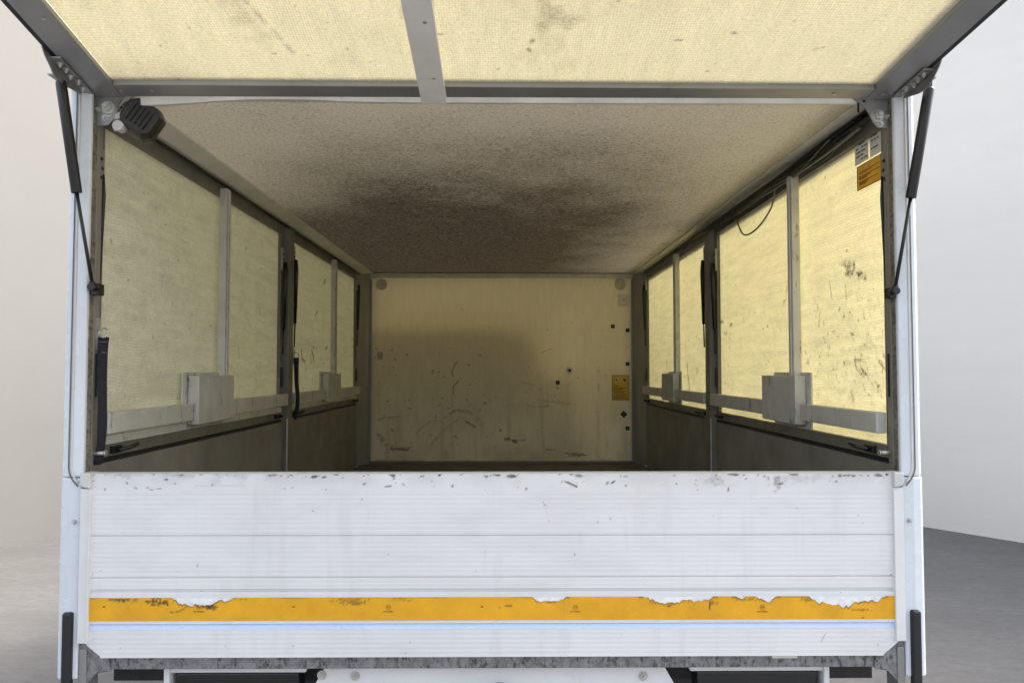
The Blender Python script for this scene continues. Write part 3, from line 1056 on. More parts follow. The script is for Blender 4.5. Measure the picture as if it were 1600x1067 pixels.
b.build('white_data_label', [M_paper, M_ink], FL['rn'], label='pair of greyish white labels full of small print above the orange one')

# ---- cables along the right ceiling rail
rg = random.Random(8)
for k in range(8):
    pts = []
    y = 2.0 + 0.02 * k
    ph = rg.uniform(0, 6)
    while y < 3.75 + (k % 3) * 0.15:
        t = (y - 2.0) / 1.8
        pts.append((X(1, 1.038 - 0.012 * sin(y * 2.3 + ph)), y, Z(0.719 - 0.008 * (k % 4) + 0.010 * sin(y * 3.1 + ph) - 0.010 * sin(pi * min(t, 1)))))
        y += 0.05
    MB().tube(pts, 0.0042 if k < 4 else 0.003, 6).build('cable', M_black if k != 3 else M_greycab, T)
for k, (ya, yb, dz, dx) in enumerate(((2.0, 2.75, .030, .0), (2.25, 3.0, .022, .01), (2.6, 3.5, .026, .004), (3.0, 3.7, .018, .008))):
    pts = []
    for i in range(25):
        t = i / 24
        pts.append((X(1, 1.046 - dx - .006 * sin(9 * t + k)), ya + (yb - ya) * t, Z(0.708 - dz * sin(pi * t) + .004 * sin(11 * t + 2 * k))))
    MB().tube(pts, 0.0028 if k % 2 else 0.0036, 6).build('cable', M_greycab if k % 2 else M_black, T)
loop = [(1212, 280), (1210, 300), (1206, 322), (1195, 342), (1182, 358), (1168, 367), (1160, 365), (1155, 355), (1150, 342), (1140, 330)]
pts = [at_side(a, b_, X(1, 1.052)) for a, b_ in loop]
# smooth it
sm_pts = []
for i in range(len(pts) - 1):
    p0 = pts[max(i - 1, 0)]; p1 = pts[i]; p2 = pts[i + 1]; p3 = pts[min(i + 2, len(pts) - 1)]
    for k in range(5):
        t = k / 5
        sm_pts.append(0.5 * ((2 * p1) + (p2 - p0) * t + (2 * p0 - 5 * p1 + 4 * p2 - p3) * t * t + (3 * p1 - p0 - 3 * p2 + p3) * t ** 3))
MB().tube(sm_pts, 0.0036, 8).build('cable', M_greycab, T, label='loose cable hanging in a loop over the right panel')

# ---- top corner hinge plates
for s in (-1, 1):
    b = MB()
    poly = [(1.066, 0.747), (0.962, 0.734), (0.975, 0.726), (0.995, 0.710), (1.008, 0.692), (1.018, 0.668), (1.030, 0.654), (1.066, 0.650)]
    b.prism([(X(s, a), Z(z)) for a, z in poly], 'y', 1.956, 1.961)
    hp = b.build('hinge_plate', M_steel, T, 0.001)
    b = MB()
    b.bolt((X(s, 1.030), 1.956, Z(0.700 if s < 0 else 0.684)), (0, -1, 0), 0.012, 0.012)
    b.build('hinge_bolt', M_chrome, hp)
    b = MB()
    b.bolt((X(s, 1.056), 1.956, Z(0.695 if s < 0 else 0.682)), (0, -1, 0), 0.005, 0.006)
    b.bolt((X(s, 1.038), 1.956, Z(0.673 if s < 0 else 0.662)), (0, -1, 0), 0.006, 0.006)
    b.build('small_bolt', M_chrome, hp)
    MB().tube([(X(s, .995), 1.956, Z(.725)), (X(s, .995), 1.9552, Z(.725))], .004, 10).build('plate_hole', M_black, hp)

# ---- work lamp at the top left corner
b = MB()
c = at_depth(221, 187, 2.0)
ax_u = Vector((0.80, 0.30, -0.25)).normalized()     # from arm to lens
lamp = bpy.data.objects.new('work_lamp', None)
rot = Matrix.Rotation(R(18), 3, 'Z') @ Matrix.Rotation(R(30), 3, 'Y')


def LV(u, v, w):        # lamp frame: u right, v towards the viewer, w up
    p = rot @ Vector((u, -v, w))
    return (c.x + p.x, c.y + p.y, c.z + p.z)


def lamp_block(b, sec, mi=0):
    """sections: (v, half width, half height, cut)"""
    vs = []
    for v, hu, hw, cut in sec:
        for (x, y) in ((-hu + cut, hw), (hu - cut, hw), (hu, hw - cut), (hu, -hw + cut), (hu - cut, -hw), (-hu + cut, -hw), (-hu, -hw + cut), (-hu, hw - cut)):
            vs.append(LV(x, v, y))
    fs = []
    for i in range(len(sec) - 1):
        for k in range(8):
            fs.append((i * 8 + k, i * 8 + (k + 1) % 8, (i + 1) * 8 + (k + 1) % 8, (i + 1) * 8 + k))
    fs += [tuple(range(8)), tuple(reversed(range((len(sec) - 1) * 8, len(sec) * 8)))]
    b.add(vs, fs, mi)


lamp_block(b, [(-.05, .044, .046, .016), (-.03, .048, .050, .018), (.0, .047, .048, .018), (.03, .042, .042, .016)])
for k in range(5):
    u = -.026 + k * .012
    vs = []
    for (uu, dv) in ((u, 0), (u + .004, 0)):
        for vv, ww in ((.02, -.030), (.036, -.026), (.036, .026), (.02, .030)):
            vs.append(LV(uu, vv, ww))
    b.add(vs, [(0, 1, 2, 3), (7, 6, 5, 4), (0, 4, 5, 1), (1, 5, 6, 2), (2, 6, 7, 3), (3, 7, 4, 0)])
wl_ = b.build('work_lamp', M_blackp, T, 0.002)
b = MB()
lamp_block(b, [(-.056, .040, .040, .014), (-.051, .040, .040, .014)])
b.build('lens', M_black, wl_)
b = MB()
p0 = at_depth(150, 178, 1.975)
p1 = at_depth(172, 186, 1.965)
p2 = at_depth(189, 182, 1.97)
p3 = at_depth(188, 199, 1.97)
b.tube([p1 + Vector((-.01, 0, 0)), p2 + Vector((.004, 0, .002))], 0.012, 6)
b.tube([p1 + Vector((.01, 0, -.022)), p3 + Vector((.008, 0, 0))], 0.012, 6)
b.tube([p3 + Vector((.0, -.016, .0)), p3 + Vector((.0, .012, .0))], 0.014, 14)
b.build('lamp_bracket', M_trim, wl_, 0.001)
b = MB()
b.tube([at_depth(189, 170, 1.97), at_depth(186, 160, 1.965), at_depth(194, 150, 1.965), at_depth(206, 145, 1.968), at_depth(240, 143.5, 1.972), at_depth(330, 144, 1.975), at_depth(430, 146, 1.978)], 0.0045, 8)
b.tube([at_depth(176, 176, 1.965), at_depth(180, 158, 1.96), at_depth(200, 147, 1.965), at_depth(235, 146, 1.97), at_depth(290, 145, 1.975)], 0.0035, 8)
b.tube([at_depth(186, 172, 1.95), at_depth(181, 164, 1.95), at_depth(190, 154, 1.955), at_depth(203, 150, 1.962), at_depth(215, 147, 1.97)], 0.003, 8, 1)
b.build('lamp_cable', [M_black, M_greycab], wl_)
# small black cord at the right
MB().tube([at_depth(1338, 150, 1.958), at_depth(1341, 162, 1.962), at_depth(1341, 176, 1.98)], .003, 8).build('cable', M_black, T)

# ---- raised rear lid (slightly twisted, the left side stands higher)
HY, HZ = 1.952, 0.728
LEN = 1.02


def lid_pt(x, t, up=0.0):
    """x across in metres from the middle, t metres along the lid from the hinge"""
    k = (x + 1.04) / 2.08
    slope = 0.245 * (1 - k) + 0.108 * k
    L = math.hypot(1, slope)
    return Vector((XC + x, HY - t / L, Z(HZ) + t * slope / L + up))


def lid_bar(x0, x1, t0, t1, u0, u1, segs=1):
    b = MB()
    vs = []
    for i in range(segs + 1):
        k = i / segs
        if abs(x1 - x0) > abs(t1 - t0):
            xa = x0 + (x1 - x0) * k
            q = [(xa, t0, u0), (xa, t1, u0), (xa, t1, u1), (xa, t0, u1)]
        else:
            ta = t0 + (t1 - t0) * k
            q = [(x0, ta, u0), (x1, ta, u0), (x1, ta, u1), (x0, ta, u1)]
        vs += [lid_pt(*e) for e in q]
    fs = [(i * 4 + j, i * 4 + (j + 1) % 4, i * 4 + 4 + (j + 1) % 4, i * 4 + 4 + j) for i in range(segs) for j in range(4)]
    fs += [(0, 1, 2, 3), tuple(segs * 4 + j for j in (3, 2, 1, 0))]
    b.add(vs, fs)
    return b


lidf = MB()
for args in ((-1.07, -0.992, 0.0, LEN, 0, 0.035), (0.998, 1.07, 0.0, LEN, 0, 0.035)):
    e = lid_bar(*args, segs=12); lidf.add(e.v, e.f)
for args in ((-0.9915, 0.9975, 0.0, 0.052, 0.001, 0.035), (-0.9915, 0.9975, LEN - 0.055, LEN, 0.001, 0.035)):
    e = lid_bar(*args, segs=12); lidf.add(e.v, e.f)
lid = lidf.build('rear_lid', M_lidf, T, 0.002, label='raised rear lid, its sheet glowing yellow with the light behind')


def lid_curve(u, v):
    x = -0.9915 + u
    t = 0.052 + v
    k = (x + 1.04) / 2.08
    slope = 0.245 * (1 - k) + 0.108 * k
    L = np.hypot(1, slope)
    return np.stack([XC + x, HY - t / L, Z(HZ) + t * slope / L + 0.014 + 0 * u], -1)


def paint_lid(p):
    for a, b_, s in ((0.2, .35, .45), (.95, .3, .4), (1.15, .28, .45), (0.55, .4, .3)):
        pass
    big = fbm(p.u, p.v, 3.5, 301, 4)
    p.add(0.07 * sst(0.5, 0.72, big) * sst(0.1, 0.3, p.v))
    g = fbm(p.u, p.v, 22, 311, 4, 1.0, .6)
    p.add(0.13 * sst(0.5, 0.7, g) * sst(0.52, 0.66, fbm(p.u, p.v, 4, 321, 3)))
    p.spot(.83, .285, .05, .09, .45, 0, .95, .5, 5)
    p.spot(.845, .20, .04, .006, .8, 0, .6, .3, 6)
    p.spot(1.13, .27, .07, .10, .4, 0, .95, .5, 7)
    p.spot(.42, .25, .05, .12, .25, .3, .95, .5, 8)
    p.line([(.44, .32), (.5, .12)], .01, .4, .4)
    p.specks(50, 0, 1.98, 0, .8, .0015, .005, .3, .8, 331, 3)
    p.specks(24, 0.9, 1.9, 0, .5, .002, .006, .5, .9, 332, 4)
    p.add(0.25 * sst(0.02, 0.0, p.v))
    p.add(.25 * sst(.14, .0, p.v) * sst(.35, .1, p.u) )


sheet('translucent_sheet', M_lid, lid, (0, 0, 0), (1, 0, 0), (0, 1, 0), 1.989, LEN - 0.107, 0.006, paint_lid, curve=lid_curve)
for args, m, nm in (((-1.084, -1.0705, 0.0, LEN, 0.002, 0.03), M_black, 'edge_seal'), ((1.0705, 1.084, 0.0, LEN, 0.002, 0.03), M_black, 'edge_seal')):
    lid_bar(*args, segs=12).build(nm, m, lid)
lid_bar(-0.195, -0.128, -0.002, LEN - 0.02, -0.016, 0.0, segs=12).build('cross_bar', mat('pale_grey_bar', (0.80, 0.79, 0.77), 0.45, 0, 0.05, 8, grime=0.4, gcol=(0.3, 0.28, 0.25), gthr=(0.6, 0.8), gscale=20), lid, 0.002)
for x, t in ((-1.04, .035), (-1.02, .30), (-.98, .03), (-.90, .03), (1.03, .03), (.90, .028), (1.05, .035), (-.15, .12), (-.15, .34)):
    q = lid_pt(x, t, -0.0005 if abs(x) > .5 else -.0165)
    MB().tube([q, q + Vector((0, 0, -0.0015))], .0045, 8).build('rivet', M_chrome, lid)

# ---- struts that hold the lid
for s in (-1, 1):
    if s < 0:
        top = lid_pt(-1.085, 0.118, -0.012); nxt_px = (90, 126)
        A = at_depth(91, 108, 1.85); B = at_depth(95, 127, 1.852); Cc = at_depth(120, 302, 1.888); Dd = at_depth(145, 449, 1.925)
    else:
        A = at_depth(1454, 112, 1.85); B = at_depth(1452, 137, 1.852); Cc = at_depth(1423, 310, 1.888); Dd = at_depth(1398, 455, 1.925)
    b = MB()
    b.tube([B, B + (Cc - B) * .02, Cc - (Cc - B) * .01, Cc], [.0112, .0128, .0128, .0115], 20)
    gs = b.build('gas_strut', M_blackp, T)
    b = MB()
    b.tube([Cc, Dd], .0045, 10)
    b.tube([Dd + Vector((0, .02, 0)), Dd + Vector((0, -.012, 0))], .009, 12)
    b.tube([Dd + (Cc - Dd) * .06, Dd], .0075, 10)
    b.build('strut_rod', M_blackp, gs)
    b = MB()
    b.tube([A, B], .0062, 10)
    b.tube([A + Vector((.012 * s, 0, 0)), A - Vector((.012 * s, 0, 0))], .0085, 12)
    b.build('strut_eye', M_blackp, gs)
    # steel foot bracket for the rod in the jamb
    b = MB()
    b.box(Dd.x - .012 if s < 0 else Dd.x - .006, Dd.x + .006 if s < 0 else Dd.x + .012, 1.937, 1.97, Dd.z - .018, Dd.z + .012)
    b.build('strut_foot', M_blackp, gs, .002)
    # lid side bracket with bolts
    b = MB()
    xa = 1.078
    p_ = [lid_pt(s * xa, 0.20, 0.0), lid_pt(s * xa, 0.0, 0.0), lid_pt(s * xa, 0.0, -0.006), lid_pt(s * xa, 0.10, -0.036), lid_pt(s * xa, 0.145, -0.040), lid_pt(s * xa, 0.19, -0.012)]
    vs = [v + Vector((s * .007, 0, .004)) for v in p_] + [v + Vector((s * .010, 0, .004)) for v in p_]
    m_ = len(p_)
    fs = [tuple(range(m_)), tuple(reversed(range(m_, 2 * m_)))] + [(i, (i + 1) % m_, (i + 1) % m_ + m_, i + m_) for i in range(m_)]
    b.add(vs, fs)
    # flat foot turned under the side bar
    e = lid_bar(s * 1.058, s * 1.086, 0.02, 0.17, -0.006, -0.002, 3)
    b.add(e.v, e.f)
    br = b.build('strut_bracket', M_steel, lid, .0008)
    b = MB()
    for x, t in ((1.070, .150), (1.068, .128), (1.073, .10), (1.064, .08), (1.070, .05)):
        q = lid_pt(s * x, t, -0.006)
        b.bolt(q, (0, 0, -1), .0055, .006)
    b.build('bracket_bolts', M_chrome, br)

# ---- tailgate
GZ0, GZ1 = -0.745, -0.268
GY = 1.925


def gate_profile():
    """height (from the top down) -> how far the face stands back"""
    n = 2400
    z = np.linspace(GZ0, GZ1, n)
    d = np.zeros(n)
    for i, zz in enumerate(z):
        v = 0.0
        if -0.536 < zz < -0.318 or -0.572 < zz < -0.538 or zz < -0.674:
            ph = ((zz + 0.318) / 0.0125) % 1.0
            v = 0.00055 * (0.5 - 0.5 * cos(2 * pi * ph)) ** 0.7
            if zz > -0.572 and -0.536 > zz:
                v *= 0.8
        for seam in (-0.428, -0.537):
            if abs(zz - seam) < 0.0017:
                v = 0.006
        if -0.5775 < zz < -0.5655:
            v = 0.0085 * (-0.5655 - zz) / 0.012
        if -0.672 < zz < -0.657:
            v = 0.007 * (zz + 0.672) / 0.015 + .0003
        d[i] = v
    return z, d


gz, gdp = gate_profile()


def gate_shape(u, v):
    zz = GZ0 + v
    return np.interp(zz, gz, gdp)


def gp(px, py):
    q = at_depth(px, py, GY)
    zr = q.z - EYE
    zo = zr / (1 + 0.0232 * zr / (1 + 0.0232 * zr))
    return q.x - X(-1, 1.04), zo - GZ0


def paint_gate(p):
    top = GZ1 - GZ0
    d = top - p.v
    n = fbm(p.u, p.v, 30, 401, 4)
    patchy = sst(.35, .7, fbm(p.u, p.v, 3, 411, 3))
    p.add(0.34 * sst(0.5, 0.8, n + 0.16 * sst(.02, 0, d)) * sst(0.05, 0.0, d) * patchy)
    p.add(0.8 * sst(0.6, 0.75, fbm(p.u, p.v, 70, 402, 3)) * sst(0.007, 0.0, d) * patchy)
    p.add(0.16 * sst(0.05, 0.01, d) * sst(.3, .7, fbm(p.u, p.v, 9, 421, 4)))
    p.specks(60, 0, 2.08, top - .045, top, .0012, .005, .5, 1, 431, 3)
    p.specks(40, 0, 2.08, top - .008, top, .002, .007, .7, 1, 432, 3, 0)
    p.specks(70, 0, 2.08, 0, top - .05, .0006, .0022, .4, 1, 433, 3)
    p.add(0.07 * sst(.4, .8, fbm(p.u, p.v, 6, 441, 4, 1, 3)))
    p.add(0.07 * sst(.5, .8, fbm(p.u, p.v, 30, 445, 4, 1, .12)))
    L = lambda pts, w, s, br=0.0: p.line([gp(*q) for q in pts], w, s, br)
    L([(886, 753), (901, 760)], .0045, 1)
    L([(602, 760), (611, 759)], .003, 1)
    L([(234, 765), (252, 763)], .0015, .9)
    L([(849, 784), (856, 803), (859, 820)], .0015, .8, .45)
    L([(308, 885), (312, 873), (317, 871)], .002, .8, .3)
    L([(898, 865), (897, 875)], .0012, .8)
    for a, b_, r in ((661, 744, .006), (611, 742, .006), (615, 748, .004), (760, 744, .006), (772, 741, .004), (449, 745, .005), (536, 746, .003), (332, 757, .004), (1053, 743, .004),
                     (1057, 755, .004), (1220, 755, .008), (1307, 752, .005), (1326, 742, .008), (1382, 746, .003), (458, 1009, .002), (1371, 1008, .003), (1392, 898, .0025), (1349, 818, .0018), (1341, 805, .0018), (874, 741, .004)):
        p.spot(*gp(a, b_), r * 1.3, r * .6, .9, .2, .7, .6, a)
    p.spot(*gp(1115, 750), .045, .02, .35, 0, .9, .5, 4)
    p.spot(*gp(1215, 754), .02, .022, .6, 0, .9, .6, 5)
    p.spot(*gp(1255, 747), .10, .02, .25, 0, .9, .4, 6)
    L([(1283, 1002), (1288, 992), (1291, 990)], .002, .6, .3)
    # scrape marks under the top lip
    p.add(.22 * sst(.003, 0, abs(d - .030)) * sst(.62, .72, fbm(p.u, p.v, 12, 451, 3, 1, .3)))


gate_v = list(np.linspace(0, GZ1 - GZ0, 190))
for e in (-0.428, -0.537):
    gate_v += [e - GZ0 + d_ for d_ in (-.0022, -.0018, -.0014, .0014, .0018, .0022)]
for e in (-0.5775, -0.5655, -0.672, -0.657):
    gate_v += [e - GZ0 + d_ for d_ in (-.0002, .0002)]
gate_v = sorted(gate_v)


gate = sheet('tailgate', M_gate, T, (X(-1, 1.04), GY, Z(GZ0)), (1, 0, 0), (0, 0, 1), 2.08, GZ1 - GZ0, 0.0030, paint_gate, gate_shape, (0, 1, 0), vline=gate_v)
# cut the lower corners of the sheet and give it its thickness
bm = bmesh.new(); bm.from_mesh(gate.data)
gc = WPOS[gate.name]
kill = []
for v in bm.verts:
    x = v.co.x + gc.x - XC; z = v.co.z + gc.z - EYE
    if abs(x) > 1.005 and z < -0.7300 + (abs(x) - 1.005) * 0.78:
        kill.append(v)
bmesh.ops.delete(bm, geom=kill, context='VERTS')
bm.to_mesh(gate.data); bm.free()
gate['label'] = 'white ribbed aluminium tailgate, scuffed along its top edge'
b = MB()
b.prism([(X(1, a), Z(z)) for a, z in ((-1.04, -0.2685), (1.04, -0.2685), (1.04, -0.716), (1.004, -0.744), (-1.004, -0.744), (-1.04, -0.716))], 'y', GY + 0.0095, GY + 0.027)
b.build('tailgate_core', M_white, gate)
MB().box(X(-1, 1.04), X(1, 1.04), GY - 0.0008, GY + 0.028, Z(-0.2683), Z(-0.2655)).build('top_edge', M_trim, gate, .0008)
for s in (-1, 1):
    b = MB()
    b.box(X(s, 1.034), X(s, 1.0605), GY - 0.006, GY + 0.029, Z(-0.705), Z(-0.305))
    b.box(X(s, 1.034), X(s, 1.038), GY - 0.0085, GY - 0.0065, Z(-0.705), Z(-0.306))
    b.build('end_trim', M_white, gate, 0.002)
    b = MB()
    poly = [(1.034, -0.2645), (1.060, -0.2645), (1.060, -0.292), (1.052, -0.300), (1.034, -0.304)]
    b.prism([(X(s, a), Z(z)) for a, z in poly], 'y', GY - 0.012, GY + 0.031)
    b.build('corner_cap', M_trim, gate, 0.0025, 3)

# strip in the groove under the tape, sky reflection painted in as blue
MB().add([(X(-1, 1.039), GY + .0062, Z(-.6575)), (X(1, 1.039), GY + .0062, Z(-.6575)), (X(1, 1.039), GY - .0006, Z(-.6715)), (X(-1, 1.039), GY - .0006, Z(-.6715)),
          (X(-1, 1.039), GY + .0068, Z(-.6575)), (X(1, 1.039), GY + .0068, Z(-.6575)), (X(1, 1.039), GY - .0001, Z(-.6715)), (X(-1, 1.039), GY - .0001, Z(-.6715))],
         [(0, 1, 2, 3), (7, 6, 5, 4), (0, 4, 5, 1), (1, 5, 6, 2), (2, 6, 7, 3), (3, 7, 4, 0)]).build('sky_tint_strip', M_skyblue, gate)

# ---- reflective tape with a torn upper edge
tears = [(243, 250, 2), (250, 262, 4), (283, 300, 10), (300, 330, 13), (330, 348, 12), (348, 368, 5), (832, 836, 3), (836, 878, 7), (1003, 1015, 3), (1015, 1025, 7), (1025, 1060, 11), (1060, 1080, 7), (1080, 1092, 9), (1092, 1108, 5),
         (1150, 1156, 5), (1183, 1190, 7), (1190, 1202, 11), (1202, 1207, 5), (1262, 1272, 5), (1272, 1290, 12), (1290, 1310, 17), (1310, 1326, 19), (1326, 1345, 12), (1345, 1372, 8)]
tears = [t for t in tears if t[0] > 280]
NX, NZ = 1000, 14
xs = np.linspace(-1.0395, 1.0395, NX)
zt0, zb0 = -0.5804, -0.6389
depth = np.zeros(NX)
for i, x in enumerate(xs):
    px = 790 + (x + XC) * FPX / GY
    for a, b_, d in tears:
        if a <= px <= b_:
            depth[i] = max(depth[i], d)
k = np.ones(9) / 9
depth = np.convolve(depth, k, 'same')
rs = np.random.RandomState(5)
jag = np.interp(np.arange(NX), np.arange(0, NX, 3), rs.rand(len(np.arange(0, NX, 3)))) - .5
depth_m = np.where(depth > 0.8, (depth * .85 + 4.5 * jag), 0).clip(0, 24) * GY / FPX
P = np.zeros((NX, NZ, 3))
for j in range(NZ):
    t = j / (NZ - 1)
    P[:, j, 0] = XC + xs
    P[:, j, 1] = GY - 0.0012
    P[:, j, 2] = Z(zb0) + ((zt0 - depth_m) - zb0) * t
wear = np.zeros((NX, NZ))
gxs, gzs = P[:, :, 0], P[:, :, 2]
edge = (Z(zt0) - depth_m)[:, None] - gzs
torn = (np.convolve(depth_m > 0, np.ones(13) / 13, 'same') > 0)[:, None]
n_ = fbm(gxs + 3, gzs, 60, 501, 3)
wear = np.maximum(wear, .9 * torn * sst(.007, .0, edge) * sst(.35, .6, n_))
wear = np.maximum(wear, .5 * sst(.003, .0, edge) * sst(.5, .7, fbm(gxs + 3, gzs, 20, 505, 3)))
for (a, b_, ra, rb, s_) in ((192, 937, .022, .005, 1), (178, 936, .012, .004, .9), (212, 937, .012, .004, .6), (240, 939, .02, .006, 1), (255, 942, .03, .007, 1), (246, 935, .02, .004, .8), (326, 947, .018, .007, 1),
                            (335, 949, .010, .006, .9), (315, 945, .02, .003, .9), (550, 938, .045, .009, .55), (560, 941, .025, .006, .65), (630, 936, .03, .004, .4), (1107, 934, .004, .006, 1), (1109, 945, .002, .014, .9),
                            (1114, 941, .012, .005, .7), (1045, 944, .012, .003, .8), (1023, 941, .02, .004, .4), (1060, 938, .05, .006, .3), (1345, 952, .03, .003, .6), (1260, 936, .02, .005, .7), (1349, 965, .004, .003, 1), (858, 941, .02, .003, .5), (1170, 935, .04, .005, .5), (375, 935, .02, .003, .6)):
    q = at_depth(a, b_, GY)
    r = np.hypot((gxs - q.x) / ra, (gzs - q.z) / rb) + .55 * (lattice(gxs, gzs, 220, a) - .5) * 2
    wear = np.maximum(wear, s_ * sst(1.0, .5, r))
for pl in ([(267, 956), (280, 955), (293, 947)], [(780, 948), (800, 945)]):
    for (a, b_), (c_, d_) in zip(pl[:-1], pl[1:]):
        q0, q1 = at_depth(a, b_, GY), at_depth(c_, d_, GY)
        dx, dz = q1.x - q0.x, q1.z - q0.z
        t = np.clip(((gxs - q0.x) * dx + (gzs - q0.z) * dz) / (dx * dx + dz * dz), 0, 1)
        wear = np.maximum(wear, .8 * sst(.002, .0008, np.hypot(gxs - q0.x - t * dx, gzs - q0.z - t * dz)))
idx = np.arange(NX * NZ).reshape(NX, NZ)
qd = np.stack([idx[:-1, :-1], idx[1:, :-1], idx[1:, 1:], idx[:-1, 1:]], -1).reshape(-1, 4)
cc = (P.reshape(-1, 3).min(0) + P.reshape(-1, 3).max(0)) / 2
me = bpy.data.meshes.new('reflective_tape')
me.from_pydata((P.reshape(-1, 3) - cc).tolist(), [], qd.tolist())
me.materials.append(M_orange)
at = me.attributes.new('wear', 'FLOAT', 'POINT')
at.data.foreach_set('value', wear.ravel().astype(np.float32))
tape = bpy.data.objects.new('reflective_tape', me)
scene.collection.objects.link(tape)
place(tape, cc, gate)
tape['label'] = 'orange reflective tape with its upper edge torn away in places'
# bare adhesive where the tape has gone
i = 0
while i < NX:
    if depth_m[i] > 0:
        j = i
        while j < NX - 1 and depth_m[j] > 0:
            j += 1
        b = MB()
        for k2 in range(i, j):
            b.add([(XC + xs[k2], GY - .0004, Z(zt0 - .0015)), (XC + xs[k2 + 1], GY - .0004, Z(zt0 - .0015)), (XC + xs[k2 + 1], GY - .0004, Z(zt0) - depth_m[k2 + 1] - .001), (XC + xs[k2], GY - .0004, Z(zt0) - depth_m[k2] - .001)], [(0, 1, 2, 3)])
        b.build('tape_residue', M_residue, gate)
        i = j
    i += 1


def text(name, s, size, loc, parent, m, rot=(R(90), 0, 0), ext=0.0002):
    cu = bpy.data.curves.new(name, 'FONT')
    cu.body = s; cu.size = size; cu.extrude = ext
    cu.align_x = 'CENTER'; cu.align_y = 'CENTER'
    ob = bpy.data.objects.new(name, cu)
    scene.collection.objects.link(ob)
    bpy.context.view_layer.update()
    me = bpy.data.meshes.new_from_object(ob)
    bpy.data.objects.remove(ob)
    me.materials.clear(); me.materials.append(m)
    o2 = bpy.data.objects.new(name, me)
    scene.collection.objects.link(o2)
    place(o2, loc, parent)
    o2.rotation_euler = rot
    return o2


for px in (311, 607, 899, 1191):
    q = at_depth(px, 948, GY)
    b = MB()
    ring = [(q.x + .0062 * cos(a_), GY - .0018, q.z + .0062 * sin(a_)) for a_ in [2 * pi * k2 / 24 for k2 in range(25)]]
    b.tube(ring, .00045, 5)
    b.build('approval_mark', M_mark, tape)
    text('approval_letter', 'E4', .0075, (q.x, GY - .0017, q.z), tape, M_mark)
    text('approval_text', '104 R-000821', .0052, (q.x, GY - .0017, q.z - .011), tape, M_mark)
for px in (163, 459, 753, 1045):
    q = at_depth(px, 947, GY)
    MB().box(q.x - .0035, q.x + .0035, GY - .0019, GY - .0015, q.z - .0016, q.z + .0016).build('tape_dash', M_mark, tape)
MB().box(at_depth(884.5, 950, GY).x - .0008, at_depth(884.5, 950, GY).x + .0008, GY - .0019, GY - .0014, Z(zb0), Z(zt0)).build('tape_joint', mat('tape_joint', (.75, .5, .08), .4), tape)

# ---- beam under the tailgate
b = MB()
b.box(X(-1, 1.06), X(1, 1.06), 1.945, 2.05, Z(-0.783), Z(-0.736))
for s in (-1, 1):
    b.prism([(X(s, a), Z(z)) for a, z in ((1.0625, -0.700), (1.045, -0.708), (0.99, -0.742), (0.985, -0.784), (1.02, -0.790), (1.055, -0.83), (1.0625, -0.84))], 'y', 1.936, 1.943)
beam = b.build('rear_beam', M_galv, T, 0.002)
for s in (-1, 1):
    MB().box(X(s, 1.043), X(s, 1.0625), 1.932, 1.99, Z(-0.86), Z(-0.725)).build('post_foot', M_alu, beam, 0.002)
q = at_depth(1228, 1026, GY)
MB().box(q.x - .033, q.x + .033, 1.932, 1.944, q.z - .006, q.z + .004).build('hinge_tab', M_rail, beam, .001)
q = at_depth(423, 1027, GY)
MB().box(q.x - .033, q.x + .033, 1.932, 1.944, q.z - .003, q.z + .003).build('hinge_tab', M_rail, beam, .001)

# centre plate with bolts and towing eye
PY = 1.985
pa, pb = at_depth(493, 1049, PY), at_depth(1052, 1049, PY)
b = MB()
zt3 = Z(-0.7835)
b.prism([(pa.x + .03, zt3), (pb.x - .03, zt3), (pb.x + .03, zt3 - .11), (pb.x + .03, zt3 - .24), (pa.x - .03, zt3 - .24), (pa.x - .03, zt3 - .11)], 'y', PY, PY + .008)
cp_ = b.build('towing_plate', M_white, T, .002)
b = MB()
for px in (555, 1005, 503):
    q = at_depth(px, 1055 if px != 503 else 1054, PY)
    b.bolt((q.x, PY, q.z), (0, -1, 0), .0085, .008)
b.build('plate_bolts', M_chrome, cp_)
q = at_depth(780, 1089, PY)
b = MB()
b.tube([(q.x, PY - .0005, q.z), (q.x, PY - .03, q.z)], .040, 24)
b.tube([(q.x, PY - .03, q.z), (q.x, PY - .10, q.z)], [.022, .02], 16)
b.build('towing_pin', M_chassis, cp_, .002)
for px0, px1 in ((262, 478), (1078, 1290)):
    a_, c_ = at_depth(px0, 1050, 1.99), at_depth(px1, 1050, 1.99)
    b = MB()
    b.box(a_.x, c_.x, 1.99, 2.10, Z(-0.812), Z(-0.785))
    xe = a_.x if px0 < 500 else c_.x
    b.box(xe - .008, xe + .008, 1.982, 2.1, Z(-0.93), Z(-0.785))
    tl = b.build('lamp_carrier', M_white, T, .004)
    MB().box(a_.x + .02, c_.x - .02, 1.996, 2.06, Z(-0.93), Z(-0.815)).build('lamp_housing', M_blackp, tl, .004)

for s in (-1, 1):
    MB().box(X(s, 0.44), X(s, 1.12), 2.60, 2.612, 0.16, 0.905).build('added_dark_sheet', M_black, T, 0.002)  # added black sheets, standing in for the dark void under the body
# ---- chassis, wheels and cab that carry the box
b = MB()
for s in (-1, 1):
    b.box(XC + s * 0.36, XC + s * 0.43, 2.05, 7.6, 0.62, 0.80)
for yy in (2.06, 2.9, 3.8, 4.7, 5.6):
    b.box(XC - 1.04, XC + 1.04, yy, yy + .06, 0.805, 0.912)
b.build('chassis', M_chassis, T, .003)


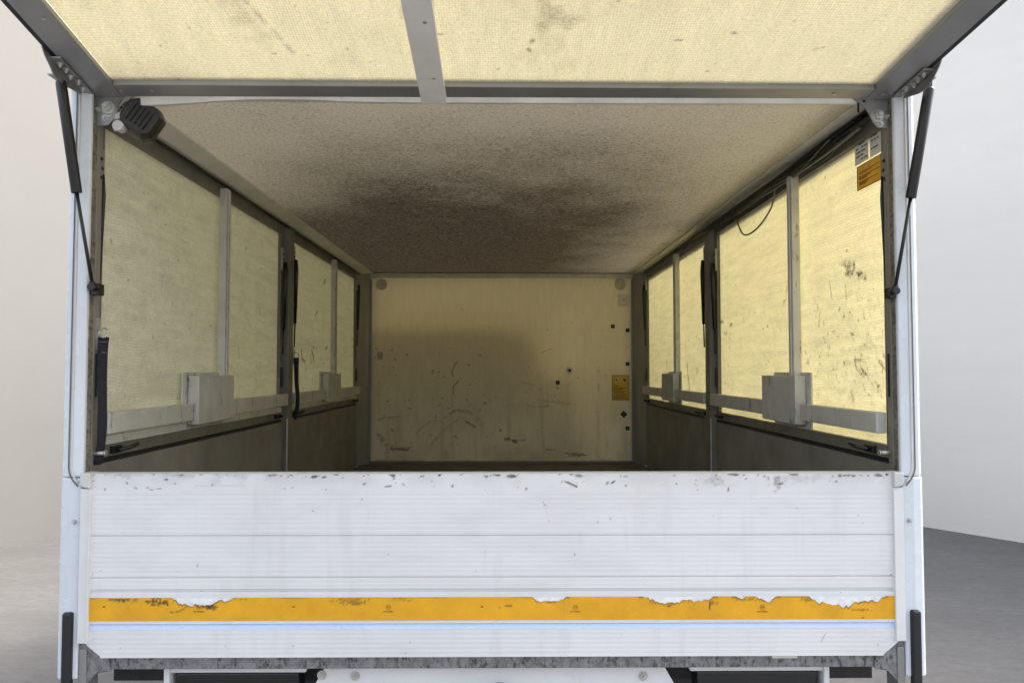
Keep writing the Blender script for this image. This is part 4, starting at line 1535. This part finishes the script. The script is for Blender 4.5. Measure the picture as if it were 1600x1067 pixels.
def wheel(x, y, w):
    b = MB()
    ro = .38
    prof = [(-w / 2, .22), (-w / 2, ro - .03), (-w / 2 + .03, ro), (w / 2 - .03, ro), (w / 2, ro - .03), (w / 2, .22)]
    n = 40
    vs = [(x + a_, y + r_ * cos(2 * pi * k2 / n), ro + r_ * sin(2 * pi * k2 / n)) for a_, r_ in prof for k2 in range(n)]
    m_ = len(prof)
    fs = [(i2 * n + k2, i2 * n + (k2 + 1) % n, ((i2 + 1) % m_) * n + (k2 + 1) % n, ((i2 + 1) % m_) * n + k2) for i2 in range(m_) for k2 in range(n)]
    b.add(vs, fs, 0, True)
    t_ = b.build('wheel', M_tyre, T)
    sx = 1 if x > XC else -1
    b = MB()
    b.tube([(x - w * .3, y, ro), (x + w * .3, y, ro)], .215, 32)
    b.tube([(x + sx * w * .3, y, ro), (x + sx * (w * .3 + .04), y, ro)], [.09, .07], 16)
    b.build('rim', M_rim, t_)


for s in (-1, 1):
    wheel(XC + s * .86, 4.35, .20)
    wheel(XC + s * .64, 4.35, .20)
    wheel(XC + s * .80, 6.75, .20)
b = MB()
for yy in (4.35, 6.75):
    b.tube([(XC - .75, yy, .38), (XC + .75, yy, .38)], .05, 12)
b.build('axle', M_chassis, T)
CG = BY + 0.06
cabp = [(CG, .62), (CG, 1.62), (CG + .03, 2.16), (CG + .08, 2.21), (CG + 1.0, 2.18), (CG + 1.35, 1.55), (CG + 1.75, 1.35), (CG + 1.8, .62)]
b = MB()
cabf = [(-.95, .60), (-.95, 1.90), (-.93, 2.03), (-.86, 2.07), (.23, 2.07), (.31, 2.03), (.34, 1.95), (.36, 1.74), (.42, 1.70), (.58, 1.70), (.64, 1.66), (.66, .60)]  # lopsided outline, shaped for the shadow it throws on the front wall
cx0 = XC
vs = []
for (yy, k2) in ((CG, 1.0), (CG + .95, 1.0), (CG + 1.35, .72), (CG + 1.75, .6)):
    for a_, z_ in cabf:
        zz_ = z_ if z_ < .7 else .6 + (z_ - .6) * k2
        vs.append((cx0 + a_, yy, zz_))
n_ = len(cabf)
fs = [tuple(range(n_)), tuple(reversed(range(3 * n_, 4 * n_)))]
for i2 in range(3):
    fs += [(i2 * n_ + j, i2 * n_ + (j + 1) % n_, (i2 + 1) * n_ + (j + 1) % n_, (i2 + 1) * n_ + j) for j in range(n_)]
b.add(vs, fs)
cabo = b.build('cab', M_white, T, .015, 3)
for s in (-1, 1):
    MB().box(XC + (-.956 if s < 0 else .652), XC + (-.942 if s < 0 else .668), CG + .25, CG + .95, 1.20, 1.58).build('side_window', M_glass, cabo, .003)
MB().box(XC - .9, XC + .9, CG + 1.0, CG + 1.7, .80, .84).build('wing', M_chassis, cabo, .003)
